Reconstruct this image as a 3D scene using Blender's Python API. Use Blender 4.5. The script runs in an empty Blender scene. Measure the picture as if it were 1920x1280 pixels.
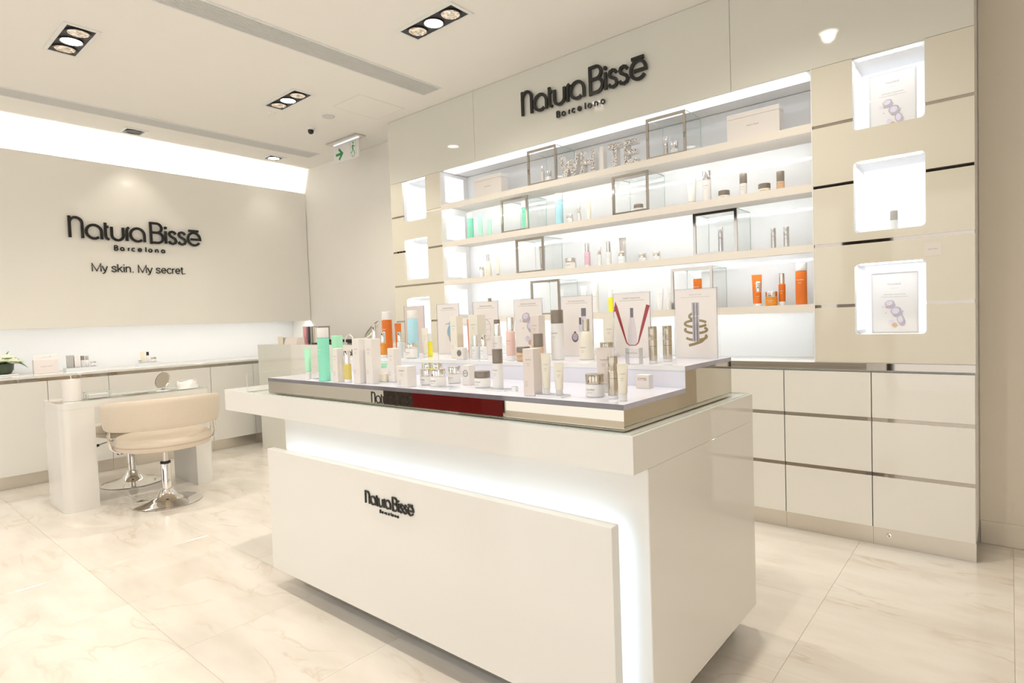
import bpy, bmesh, math, random
from mathutils import Vector, Matrix
random.seed(4)
PI = math.pi
R = math.radians
scene = bpy.context.scene
COL = scene.collection

# ------------------------------------------------------------------ camera, world, exposure
cam_d = bpy.data.cameras.new('camera')
cam_d.sensor_width = 36.0
cam_d.lens = 1105.76 * 36.0 / 1920.0
cam_d.clip_start = 0.05
cam = bpy.data.objects.new('camera', cam_d)
COL.objects.link(cam)
cam.location = (1.7544, -3.45, 1.2244)
cam.rotation_euler = (R(87.744), R(2.044), R(40.139))
scene.camera = cam

world = bpy.data.worlds.new('world')
scene.world = world
world.use_nodes = True
bgn = world.node_tree.nodes['Background']
bgn.inputs[0].default_value = (1.0, 0.97, 0.93, 1)
bgn.inputs[1].default_value = 1.32

vs = scene.view_settings
vs.view_transform = 'Standard'
vs.look = 'None'
vs.gamma = 1.0
vs.use_curve_mapping = False
vs.exposure = 0.30
scene.cycles.use_light_tree = False
scene.cycles.caustics_reflective = False
scene.cycles.caustics_refractive = False
scene.cycles.sample_clamp_indirect = 4.0
scene.cycles.max_bounces = 7
scene.cycles.diffuse_bounces = 4
scene.cycles.adaptive_threshold = 0.04
scene.cycles.glossy_bounces = 4
scene.cycles.transparent_max_bounces = 16

WARM = (1.0, 0.91, 0.78)
COOL = (0.92, 0.96, 1.0)
SPOT_W = 46.0

# ------------------------------------------------------------------ helpers
def lin(c):
    return tuple(((v / 255.0) / 12.92 if v / 255.0 <= 0.04045 else ((v / 255.0 + 0.055) / 1.055) ** 2.4) for v in c)

MATS = {}

def mat(name, color, rough=0.5, metal=0.0, spec=0.5, emit=None, estr=0.0, coat=0.0, noise=0.0, nscale=40.0, bump=0.0):
    m = bpy.data.materials.new(name)
    m.use_nodes = True
    nt = m.node_tree
    b = nt.nodes['Principled BSDF']
    b.inputs['Base Color'].default_value = (*color, 1)
    b.inputs['Roughness'].default_value = rough
    b.inputs['Metallic'].default_value = metal
    b.inputs['Specular IOR Level'].default_value = spec
    b.inputs['Coat Weight'].default_value = coat
    b.inputs['Coat Roughness'].default_value = 0.03
    if emit is not None:
        b.inputs['Emission Color'].default_value = (*emit, 1)
        b.inputs['Emission Strength'].default_value = estr
    if noise > 0 or bump > 0:
        tc = nt.nodes.new('ShaderNodeTexCoord')
        n = nt.nodes.new('ShaderNodeTexNoise')
        n.inputs['Scale'].default_value = nscale
        n.inputs['Detail'].default_value = 4.0
        nt.links.new(tc.outputs['Object'], n.inputs['Vector'])
        if noise > 0:
            r = nt.nodes.new('ShaderNodeMapRange')
            r.inputs['To Min'].default_value = 1.0 - noise
            r.inputs['To Max'].default_value = 1.0 + noise
            nt.links.new(n.outputs['Fac'], r.inputs['Value'])
            hs = nt.nodes.new('ShaderNodeHueSaturation')
            hs.inputs['Color'].default_value = (*color, 1)
            nt.links.new(r.outputs['Result'], hs.inputs['Value'])
            nt.links.new(hs.outputs['Color'], b.inputs['Base Color'])
        if bump > 0:
            bp = nt.nodes.new('ShaderNodeBump')
            bp.inputs['Strength'].default_value = bump
            bp.inputs['Distance'].default_value = 0.002
            nt.links.new(n.outputs['Fac'], bp.inputs['Height'])
            nt.links.new(bp.outputs['Normal'], b.inputs['Normal'])
    MATS[name] = m
    return m

def glass_mat(name, tint, ior=1.45, rough=0.0, top=0.8):
    m = bpy.data.materials.new(name)
    m.use_nodes = True
    nt = m.node_tree
    nt.nodes.remove(nt.nodes['Principled BSDF'])
    out = nt.nodes['Material Output']
    tr = nt.nodes.new('ShaderNodeBsdfTransparent')
    tr.inputs[0].default_value = (*tint, 1)
    gl = nt.nodes.new('ShaderNodeBsdfGlossy')
    gl.inputs['Roughness'].default_value = rough
    lw = nt.nodes.new('ShaderNodeLayerWeight')
    lw.inputs[0].default_value = 0.5
    pw = nt.nodes.new('ShaderNodeMath')
    pw.operation = 'POWER'
    pw.inputs[1].default_value = 5.0
    nt.links.new(lw.outputs['Facing'], pw.inputs[0])
    fr = nt.nodes.new('ShaderNodeMapRange')
    f0 = ((ior - 1) / (ior + 1)) ** 2
    fr.inputs['To Min'].default_value = f0
    fr.inputs['To Max'].default_value = top if ior > 1.0 else 0.0
    nt.links.new(pw.outputs[0], fr.inputs['Value'])
    mx = nt.nodes.new('ShaderNodeMixShader')
    nt.links.new(fr.outputs[0], mx.inputs[0])
    nt.links.new(tr.outputs[0], mx.inputs[1])
    nt.links.new(gl.outputs[0], mx.inputs[2])
    nt.links.new(mx.outputs[0], out.inputs[0])
    MATS[name] = m
    return m

def emit_mat(name, color, strength):
    m = bpy.data.materials.new(name)
    m.use_nodes = True
    nt = m.node_tree
    nt.nodes.remove(nt.nodes['Principled BSDF'])
    e = nt.nodes.new('ShaderNodeEmission')
    e.inputs[0].default_value = (*color, 1)
    e.inputs[1].default_value = strength
    nt.links.new(e.outputs[0], nt.nodes['Material Output'].inputs[0])
    MATS[name] = m
    return m

# paint and lacquer
mat('paint', (0.91, 0.89, 0.84), 0.75, noise=0.012, nscale=6, bump=0.02)
mat('ceiling_paint', (0.91, 0.89, 0.85), 0.8, noise=0.01, nscale=5)
mat('end_paint', (0.80, 0.74, 0.64), 0.7, noise=0.01, nscale=6)
mat('lacquer', (0.81, 0.80, 0.765), 0.035, spec=0.8, noise=0.006, nscale=3)
mat('panel_lacquer', (0.93, 0.91, 0.85), 0.08, spec=0.5, noise=0.006, nscale=3)
mat('drawer_lacquer', (0.83, 0.82, 0.78), 0.05, spec=0.7, noise=0.006, nscale=3)
mat('pillar_glass', (0.74, 0.71, 0.61), 0.05, spec=0.5, noise=0.006, nscale=3)
mat('fascia_glass', (0.73, 0.73, 0.665), 0.05, spec=0.5, noise=0.006, nscale=3)
mat('back_glass', (0.83, 0.84, 0.835), 0.06, spec=0.5, noise=0.006, nscale=3)
mat('white_matt', (0.86, 0.86, 0.85), 0.45, noise=0.006, nscale=8)
mat('shelf_edge', (0.84, 0.80, 0.74), 0.2, noise=0.006, nscale=4)
mat('chrome', (0.86, 0.84, 0.81), 0.04, metal=1.0, noise=0.01, nscale=12)
mat('frame_metal', (0.50, 0.47, 0.43), 0.05, metal=1.0, noise=0.02, nscale=12)
mat('strip_mirror', (0.44, 0.40, 0.35), 0.03, metal=1.0, noise=0.01, nscale=12)
mat('mirror', (0.60, 0.56, 0.48), 0.015, metal=1.0, noise=0.004, nscale=4)
mat('steel', (0.72, 0.68, 0.62), 0.28, metal=1.0, noise=0.02, nscale=30)
mat('grille', (0.70, 0.70, 0.69), 0.5, metal=0.0, noise=0.02, nscale=30)
mat('grille_dark', (0.10, 0.10, 0.10), 0.7, noise=0.02, nscale=30)
mat('black_letter', (0.012, 0.011, 0.010), 0.25, noise=0.1, nscale=30)
mat('black', (0.012, 0.012, 0.013), 0.4, noise=0.1, nscale=30)
mat('bronze', (0.025, 0.020, 0.016), 0.35, noise=0.1, nscale=12)
mat('dark_wood', (0.05, 0.03, 0.02), 0.5, noise=0.2, nscale=10)
mat('red', (0.16, 0.003, 0.004), 0.6, spec=0.2, noise=0.05, nscale=10)
mat('leather', (0.70, 0.61, 0.50), 0.42, noise=0.03, nscale=60, bump=0.08)
mat('leather_seam', (0.55, 0.44, 0.36), 0.5, noise=0.03, nscale=60)
mat('frost', (0.64, 0.64, 0.71), 0.03, emit=(0.88, 0.90, 1.0), estr=0.10, noise=0.004, nscale=6)
mat('acrylic_front_refl', (0.17, 0.165, 0.19), 0.05, spec=0.7, noise=0.35, nscale=9)  # dark mirror reflection in the clear front edge, put into the base colour
mat('acrylic_side', (0.50, 0.49, 0.60), 0.06, spec=0.6, noise=0.12, nscale=16)  # same clear acrylic, its brighter side edge put into the colour
mat('acrylic_edge', (0.27, 0.26, 0.35), 0.08, spec=0.6, noise=0.15, nscale=14)
mat('glass_edge', (0.60, 0.72, 0.66), 0.1, noise=0.04, nscale=20)
glass_mat('glass', (0.988, 0.995, 0.992))
glass_mat('acrylic', (0.985, 0.985, 0.992), ior=1.42)
glass_mat('sheet_glass', (0.985, 0.992, 0.988), ior=1.25, top=0.22)
glass_mat('clear', (0.995, 0.995, 0.995), ior=1.0)
glass_mat('acrylic_thick', (0.90, 0.90, 0.94), ior=1.45)
emit_mat('led_shelf', COOL, 29.0)
emit_mat('led_cove', (1.0, 0.94, 0.83), 78.0)
emit_mat('led_niche', (1.0, 0.98, 0.95), 17.0)
emit_mat('led_soffit', (0.93, 0.94, 1.0), 1.5)
emit_mat('led_counter', (0.68, 0.84, 1.0), 4.6)
emit_mat('lightbox', (0.92, 0.95, 1.0), 1.0)
emit_mat('lamp_hot', (1.0, 0.93, 0.80), 14.0)
emit_mat('lamp_warm', (1.0, 0.80, 0.56), 0.75)
emit_mat('niche_fill', (0.95, 0.97, 1.0), 18.0)  # fill light added inside the pillar niches
def facets():
    m = MATS['lamp_warm']
    nt = m.node_tree
    e = [n for n in nt.nodes if n.type == 'EMISSION'][0]
    tc = nt.nodes.new('ShaderNodeTexCoord')
    v = nt.nodes.new('ShaderNodeTexVoronoi')
    v.inputs['Scale'].default_value = 70
    nt.links.new(tc.outputs['Object'], v.inputs['Vector'])
    sp_ = nt.nodes.new('ShaderNodeSeparateColor')
    nt.links.new(v.outputs['Color'], sp_.inputs[0])
    r = nt.nodes.new('ShaderNodeValToRGB')
    r.color_ramp.elements[0].color = (0.55, 0.36, 0.20, 1)
    r.color_ramp.elements[1].color = (1.2, 1.05, 0.85, 1)
    nt.links.new(sp_.outputs[0], r.inputs[0])
    nt.links.new(r.outputs[0], e.inputs[0])
facets()
emit_mat('sign_glow', (0.93, 0.95, 1.0), 0.9)
# products
mat('p_white', (0.80, 0.79, 0.77), 0.35, noise=0.01, nscale=40)
mat('p_carton', (0.79, 0.76, 0.73), 0.5, noise=0.01, nscale=40)
mat('card_paper', (0.90, 0.86, 0.82), 0.5, noise=0.01, nscale=40)
mat('p_blush', (0.76, 0.69, 0.65), 0.5, noise=0.01, nscale=40)
mat('p_cream', (0.84, 0.78, 0.64), 0.35, noise=0.01, nscale=40)
mat('p_ivory', (0.79, 0.76, 0.66), 0.3, noise=0.01, nscale=40)
mat('p_green', (0.27, 0.76, 0.56), 0.22, noise=0.02, nscale=30)
mat('p_mint', (0.44, 0.85, 0.60), 0.3, noise=0.02, nscale=30)
mat('p_blue', (0.45, 0.77, 0.87), 0.22, noise=0.02, nscale=30)
mat('p_orange', (0.66, 0.16, 0.012), 0.3, noise=0.02, nscale=30)
mat('p_amber', (0.72, 0.28, 0.03), 0.2, noise=0.02, nscale=30)
mat('p_yellow', (0.88, 0.82, 0.04), 0.3, noise=0.02, nscale=30)
mat('p_oil', (0.70, 0.58, 0.16), 0.12, noise=0.02, nscale=30)
mat('p_pink', (0.85, 0.60, 0.54), 0.25, noise=0.02, nscale=30)
mat('p_rose', (0.82, 0.55, 0.66), 0.25, noise=0.02, nscale=30)
mat('p_coral', (0.85, 0.30, 0.18), 0.35, noise=0.02, nscale=30)
mat('p_taupe', (0.25, 0.215, 0.18), 0.3, metal=0.35, noise=0.03, nscale=30)
mat('p_skin', (0.66, 0.45, 0.28), 0.25, noise=0.02, nscale=30)
mat('p_silver', (0.72, 0.72, 0.73), 0.16, metal=1.0, noise=0.02, nscale=30)
mat('p_gold', (0.58, 0.53, 0.45), 0.16, metal=1.0, noise=0.02, nscale=30)
mat('p_clear', (0.80, 0.82, 0.83), 0.08, spec=0.6, noise=0.01, nscale=30)
mat('p_grey', (0.42, 0.41, 0.38), 0.4, noise=0.02, nscale=30)
mat('ink', (0.20, 0.19, 0.18), 0.6, noise=0.05, nscale=50)
mat('ink_grey', (0.38, 0.36, 0.35), 0.6, noise=0.05, nscale=50)
mat('ink_white', (0.88, 0.86, 0.82), 0.5, noise=0.02, nscale=50)
mat('ink_red', (0.36, 0.03, 0.035), 0.5, noise=0.05, nscale=50)
mat('ink_purple', (0.50, 0.45, 0.54), 0.4, noise=0.2, nscale=80)
mat('ink_lilac', (0.72, 0.68, 0.78), 0.4, noise=0.15, nscale=80)
mat('ink_clear', (0.74, 0.69, 0.71), 0.4, noise=0.1, nscale=80)
mat('ink_gold', (0.32, 0.25, 0.12), 0.35, noise=0.25, nscale=90)
mat('ink_blue', (0.28, 0.50, 0.68), 0.4, noise=0.15, nscale=80)
mat('ink_silver', (0.50, 0.48, 0.50), 0.3, noise=0.35, nscale=60)
mat('ink_darksilver', (0.17, 0.16, 0.18), 0.3, noise=0.35, nscale=60)
mat('exit_green', (0.02, 0.26, 0.07), 0.5, noise=0.02, nscale=50)
mat('leaf', (0.05, 0.13, 0.03), 0.4, noise=0.3, nscale=30)
mat('leaf_light', (0.16, 0.30, 0.06), 0.4, noise=0.3, nscale=30)
mat('petal', (0.90, 0.90, 0.70), 0.5, noise=0.05, nscale=30)
mat('pot', (0.035, 0.05, 0.025), 0.35, noise=0.1, nscale=20)
mat('book_pink', (0.80, 0.38, 0.42), 0.5, noise=0.05, nscale=30)
mat('book_dark', (0.06, 0.06, 0.07), 0.5, noise=0.05, nscale=30)
mat('book_grey', (0.34, 0.34, 0.34), 0.5, noise=0.05, nscale=30)
mat('book_tan', (0.60, 0.54, 0.42), 0.5, noise=0.05, nscale=30)
mat('grout', (0.74, 0.67, 0.58), 0.8, noise=0.05, nscale=30)

def glitter():
    m = mat('glitter', (0.6, 0.6, 0.6), 0.4, metal=0.0)
    nt = m.node_tree
    b = nt.nodes['Principled BSDF']
    tc = nt.nodes.new('ShaderNodeTexCoord')
    v = nt.nodes.new('ShaderNodeTexVoronoi')
    v.inputs['Scale'].default_value = 240
    nt.links.new(tc.outputs['Object'], v.inputs['Vector'])
    r = nt.nodes.new('ShaderNodeValToRGB')
    r.color_ramp.elements[0].color = (0.16, 0.15, 0.14, 1)
    r.color_ramp.elements[1].color = (0.95, 0.93, 0.92, 1)
    r.color_ramp.elements[0].position = 0.25
    r.color_ramp.elements[1].position = 0.75
    sep = nt.nodes.new('ShaderNodeSeparateColor')
    nt.links.new(v.outputs['Color'], sep.inputs[0])
    nt.links.new(sep.outputs[0], r.inputs[0])
    nt.links.new(r.outputs[0], b.inputs['Base Color'])
glitter()

def marble():
    m = mat('marble', (0.83, 0.77, 0.68), 0.10, spec=0.5)
    nt = m.node_tree
    b = nt.nodes['Principled BSDF']
    tc = nt.nodes.new('ShaderNodeTexCoord')
    oi = nt.nodes.new('ShaderNodeObjectInfo')
    mul = nt.nodes.new('ShaderNodeVectorMath')
    mul.operation = 'SCALE'
    mul.inputs[0].default_value = (37.0, 23.0, 11.0)
    nt.links.new(oi.outputs['Random'], mul.inputs['Scale'])
    add = nt.nodes.new('ShaderNodeVectorMath')
    add.operation = 'ADD'
    nt.links.new(tc.outputs['Object'], add.inputs[0])
    nt.links.new(mul.outputs[0], add.inputs[1])
    mp = nt.nodes.new('ShaderNodeMapping')
    mp.inputs['Rotation'].default_value = (0, 0, R(-38))
    mp.inputs['Scale'].default_value = (1.0, 3.2, 1.0)
    nt.links.new(add.outputs[0], mp.inputs[0])
    n1 = nt.nodes.new('ShaderNodeTexNoise')
    n1.inputs['Scale'].default_value = 1.7
    n1.inputs['Detail'].default_value = 7
    n1.inputs['Distortion'].default_value = 0.9
    nt.links.new(mp.outputs[0], n1.inputs['Vector'])
    sub = nt.nodes.new('ShaderNodeMath')
    sub.operation = 'SUBTRACT'
    sub.inputs[1].default_value = 0.5
    nt.links.new(n1.outputs['Fac'], sub.inputs[0])
    ab = nt.nodes.new('ShaderNodeMath')
    ab.operation = 'ABSOLUTE'
    nt.links.new(sub.outputs[0], ab.inputs[0])
    vr = nt.nodes.new('ShaderNodeValToRGB')
    vr.color_ramp.elements[0].position = 0.0
    vr.color_ramp.elements[0].color = (0.75, 0.68, 0.59, 1)
    vr.color_ramp.elements[1].position = 0.03
    vr.color_ramp.elements[1].color = (0.85, 0.81, 0.75, 1)
    nt.links.new(ab.outputs[0], vr.inputs[0])
    n2 = nt.nodes.new('ShaderNodeTexNoise')
    n2.inputs['Scale'].default_value = 2.2
    n2.inputs['Detail'].default_value = 5
    nt.links.new(mp.outputs[0], n2.inputs['Vector'])
    cr = nt.nodes.new('ShaderNodeValToRGB')
    cr.color_ramp.elements[0].position = 0.32
    cr.color_ramp.elements[0].color = (0.90, 0.875, 0.85, 1)
    cr.color_ramp.elements[1].position = 0.62
    cr.color_ramp.elements[1].color = (1, 1, 1, 1)
    nt.links.new(n2.outputs['Fac'], cr.inputs[0])
    # broken veins: mask
    n3 = nt.nodes.new('ShaderNodeTexNoise')
    n3.inputs['Scale'].default_value = 3.0
    nt.links.new(add.outputs[0], n3.inputs['Vector'])
    mr = nt.nodes.new('ShaderNodeMapRange')
    mr.inputs['From Min'].default_value = 0.45
    mr.inputs['From Max'].default_value = 0.62
    nt.links.new(n3.outputs['Fac'], mr.inputs['Value'])
    mixv = nt.nodes.new('ShaderNodeMix')
    mixv.data_type = 'RGBA'
    mixv.inputs[6].default_value = (0.85, 0.81, 0.75, 1)
    nt.links.new(mr.outputs[0], mixv.inputs[0])
    nt.links.new(vr.outputs[0], mixv.inputs[7])
    mm = nt.nodes.new('ShaderNodeMix')
    mm.data_type = 'RGBA'
    mm.blend_type = 'MULTIPLY'
    mm.inputs[0].default_value = 1.0
    nt.links.new(mixv.outputs[2], mm.inputs[6])
    nt.links.new(cr.outputs[0], mm.inputs[7])
    nt.links.new(mm.outputs[2], b.inputs['Base Color'])
marble()

class MB:
    """collects shapes; build() links them as one mesh object"""
    def __init__(self):
        self.v = []; self.f = []; self.m = []

    def add(self, verts, faces, mi=0):
        o = len(self.v)
        self.v += [tuple(p) for p in verts]
        self.f += [tuple(i + o for i in f) for f in faces]
        self.m += [mi] * len(faces)
        return self

    def box(self, lo, hi, b=0.0, mi=0, seg=1):
        x0, y0, z0 = lo; x1, y1, z1 = hi
        if b <= 0:
            vs_ = [(x0, y0, z0), (x1, y0, z0), (x1, y1, z0), (x0, y1, z0), (x0, y0, z1), (x1, y0, z1), (x1, y1, z1), (x0, y1, z1)]
            return self.add(vs_, [(0, 3, 2, 1), (4, 5, 6, 7), (0, 1, 5, 4), (1, 2, 6, 5), (2, 3, 7, 6), (3, 0, 4, 7)], mi)
        bm = bmesh.new()
        bmesh.ops.create_cube(bm, size=1.0)
        for v in bm.verts:
            v.co = Vector(((x0 + x1) / 2 + v.co.x * (x1 - x0), (y0 + y1) / 2 + v.co.y * (y1 - y0), (z0 + z1) / 2 + v.co.z * (z1 - z0)))
        bmesh.ops.bevel(bm, geom=bm.edges[:], offset=b, segments=seg, affect='EDGES', profile=0.5)
        bm.verts.index_update()
        self.add([v.co[:] for v in bm.verts], [[v.index for v in f.verts] for f in bm.faces], mi)
        bm.free()
        return self

    def prism(self, pts, h0, h1, axis='z', mi=0):
        """extrude a 2-D outline (counter-clockwise) along an axis"""
        n = len(pts)
        def P(a, b, h):
            return {'z': (a, b, h), 'y': (a, h, b), 'x': (h, a, b)}[axis]
        vs_ = [P(a, b, h0) for a, b in pts] + [P(a, b, h1) for a, b in pts]
        fs = [tuple(range(n))[::-1], tuple(range(n, 2 * n))] + [(i, (i + 1) % n, n + (i + 1) % n, n + i) for i in range(n)]
        if axis == 'y':
            fs = [f[::-1] for f in fs]
        return self.add(vs_, fs, mi)

    def lathe(self, prof, n=24, c=(0, 0, 0), mi=0, cap=True):
        """profile of (r, z) from bottom to top around +z"""
        vs_ = []
        for r, z in prof:
            for k in range(n):
                a = 2 * PI * k / n
                vs_.append((c[0] + r * math.cos(a), c[1] + r * math.sin(a), c[2] + z))
        fs = []
        for i in range(len(prof) - 1):
            for k in range(n):
                k2 = (k + 1) % n
                fs.append((i * n + k, i * n + k2, (i + 1) * n + k2, (i + 1) * n + k))
        if cap:
            fs.append(tuple(range(n))[::-1])
            fs.append(tuple(range((len(prof) - 1) * n, len(prof) * n)))
        return self.add(vs_, fs, mi)

    def tube(self, path, r, n=8, mi=0):
        pts = [Vector(p) for p in path]
        rings = []
        up = Vector((0.13, 0.21, 1)).normalized()
        for i, p in enumerate(pts):
            t = (pts[min(i + 1, len(pts) - 1)] - pts[max(i - 1, 0)]).normalized()
            a = t.cross(up)
            if a.length < 1e-3:
                a = t.cross(Vector((1, 0, 0)))
            a.normalize()
            b = t.cross(a).normalized()
            rr = r[i] if isinstance(r, (list, tuple)) else r
            rings.append([p + (a * math.cos(2 * PI * k / n) + b * math.sin(2 * PI * k / n)) * rr for k in range(n)])
        vs_ = [q for ring in rings for q in ring]
        fs = []
        for i in range(len(pts) - 1):
            for k in range(n):
                k2 = (k + 1) % n
                fs.append((i * n + k, (i + 1) * n + k, (i + 1) * n + k2, i * n + k2))
        fs.append(tuple(range(n)))
        fs.append(tuple(range((len(pts) - 1) * n, len(pts) * n))[::-1])
        return self.add(vs_, fs, mi)

    def loft(self, rings, mi=0, caps=True):
        n = len(rings[0])
        vs_ = [q for ring in rings for q in ring]
        fs = []
        for i in range(len(rings) - 1):
            for k in range(n):
                k2 = (k + 1) % n
                fs.append((i * n + k, i * n + k2, (i + 1) * n + k2, (i + 1) * n + k))
        if caps:
            fs.append(tuple(range(n))[::-1])
            fs.append(tuple(range((len(rings) - 1) * n, len(rings) * n)))
        return self.add(vs_, fs, mi)

    def move(self, fn):
        self.v = [tuple(fn(Vector(p))) for p in self.v]
        return self

    def mesh(self, name, mats, smooth=True):
        me = bpy.data.meshes.new(name)
        me.from_pydata(self.v, [], self.f)
        if not isinstance(mats, (list, tuple)):
            mats = [mats]
        for mm in mats:
            me.materials.append(MATS[mm] if isinstance(mm, str) else mm)
        me.polygons.foreach_set('material_index', self.m)
        bm = bmesh.new()
        bm.from_mesh(me)
        bmesh.ops.recalc_face_normals(bm, faces=bm.faces[:])
        bm.to_mesh(me)
        bm.free()
        if smooth:
            me.polygons.foreach_set('use_smooth', [True] * len(me.polygons))
            me.set_sharp_from_angle(angle=R(35))
        me.update()
        return me

    def build(self, name, mats, parent=None, loc=None, rotz=0.0, smooth=True):
        return link(name, self.mesh(name, mats, smooth), parent, loc, rotz)

def link(name, me, parent=None, loc=None, rotz=0.0):
    o = bpy.data.objects.new(name, me)
    COL.objects.link(o)
    if parent is not None:
        o.parent = parent
    if loc is not None:
        o.location = loc
    if rotz:
        o.rotation_euler = (0, 0, rotz)
    return o

def tag(o, label=None, cat=None, group=None, kind=None):
    if label:
        o['label'] = label
    if cat:
        o['category'] = cat
    if group:
        o['group'] = group
    if kind:
        o['kind'] = kind
    return o

def thing(name, label, cat, loc=(0, 0, 0), rotz=0.0, group=None):
    o = bpy.data.objects.new(name, None)
    o.empty_display_size = 0.05
    COL.objects.link(o)
    o.location = loc
    o.rotation_euler = (0, 0, rotz)
    return tag(o, label, cat, group)

def struct(name, mb, m, parent=None, label=None):
    o = mb.build(name, m, parent)
    if parent is None:
        o['kind'] = 'structure'
    if label:
        o['label'] = label
    return o

def copy_tree(o, parent=None):
    c = o.copy()
    COL.objects.link(c)
    c.parent = parent
    for ch in list(o.children):
        copy_tree(ch, c)
    return c

def pane(lo, hi, axis, name, parent, m='glass', e='glass_edge'):
    """thin sheet: big faces clear, narrow faces edge coloured. axis = thin axis"""
    mb = MB()
    mb.box(lo, hi)
    front, back = {'x': (3, 5), 'y': (2, 4), 'z': (1, 0)}[axis]
    mb.m = [0 if i == front else 2 if i == back else 1 for i in range(6)]
    return mb.build(name, [m, e, 'clear'], parent, smooth=False)

# ------------------------------------------------------------------ stroke lettering
def arc(cx, cy, rx, ry, a0, a1, n=12):
    return [(cx + rx * math.cos(R(a0 + (a1 - a0) * i / n)), cy + ry * math.sin(R(a0 + (a1 - a0) * i / n))) for i in range(n + 1)]

def g_a(x=0.0):
    return [[(x + 0.085, 0.016)] + arc(x + 0.053, 0.058, 0.053, 0.055, -75, -360, 18) + [(x + 0.106, 0.0)]]

G_S = [(0.057, 0.088), (0.046, 0.104), (0.029, 0.110), (0.011, 0.104), (0.004, 0.088), (0.013, 0.070), (0.031, 0.059), (0.050, 0.048), (0.059, 0.028), (0.050, 0.010), (0.030, 0.002), (0.010, 0.008), (0.0, 0.025)]

def g_e(x=0.0):
    return [[(x + 0.022, 0.055)] + [(x + 0.104, 0.055)] + arc(x + 0.052, 0.059, 0.052, 0.057, 8, 325, 20)]

def dot(x, y, r):
    return ('dot', x, y, r)

LOGO = [
    ('n', [[(0.012, 0), (0.012, 0.172)], [(0.012, 0.11)] + arc(0.054, 0.118, 0.042, 0.044, 170, 0, 12) + [(0.096, 0)]]),
    ('a', g_a(0.122)),
    ('t', [[(0.256, 0.140), (0.256, 0.030), (0.262, 0.012), (0.280, 0.002)], [(0.256, 0.106), (0.278, 0.106)]]),
    ('u', [[(0.300, 0.110)] + arc(0.3415, 0.0435, 0.0415, 0.042, 180, 360, 12) + [(0.383, 0.110)]]),
    ('r', [[(0.410, 0.0), (0.410, 0.085), (0.415, 0.105), (0.428, 0.116)]]),
    ('a', g_a(0.437)),
    ('b', [[(0.594, -0.010), (0.594, 0.180)], [(0.594, 0.170), (0.640, 0.170)] + arc(0.640, 0.130, 0.040, 0.040, 80, -90, 10) + [(0.594, 0.090)], [(0.640, 0.090)] + arc(0.645, 0.046, 0.044, 0.044, 80, -90, 10) + [(0.594, 0.002)]]),
    ('i', [[(0.712, 0), (0.712, 0.110)], dot(0.712, 0.138, 0.013)]),
    ('s', [[(x + 0.737, y) for x, y in G_S]]),
    ('s', [[(x + 0.816, y) for x, y in G_S]]),
    ('e', g_e(0.897) + [[(0.903, 0.131), (0.990, 0.131)]]),
]
BAR_X = [0.312, 0.358, 0.414, 0.442, 0.490, 0.546, 0.570, 0.622, 0.672]

def sc_(strokes, s, dx, dy):
    out = []
    for st in strokes:
        if st and st[0] == 'dot':
            out.append(('dot', st[1] * s + dx, st[2] * s + dy, st[3] * s))
        else:
            out.append([(x * s + dx, y * s + dy) for x, y in st])
    return out

g_b = [[(0.012, -0.005), (0.012, 0.175)], [(0.012, 0.170), (0.058, 0.170)] + arc(0.058, 0.130, 0.040, 0.040, 80, -90, 8) + [(0.012, 0.090)], [(0.058, 0.090)] + arc(0.063, 0.046, 0.044, 0.044, 80, -90, 8) + [(0.012, 0.002)]]
g_c = [arc(0.052, 0.058, 0.052, 0.055, 45, 315, 14)]
g_o = [arc(0.056, 0.058, 0.054, 0.055, 0, 360, 18)]
g_nn = [[(0.008, 0), (0.008, 0.112)], arc(0.05, 0.068, 0.042, 0.044, 170, 0, 10) + [(0.092, 0)]]
g_rr = [[(0.010, 0.0), (0.010, 0.112)], [(0.010, 0.075), (0.020, 0.100), (0.040, 0.110)]]
g_l = [[(0.012, 0.0), (0.012, 0.172)]]
BAR = [g_b, g_a(0), g_rr, g_c, g_e(0), g_l, g_o, g_nn, g_a(0)]
BS = 0.235
LOGO2 = [(sc_(g, BS, x, -0.083)) for g, x in zip(BAR, BAR_X)]

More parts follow.
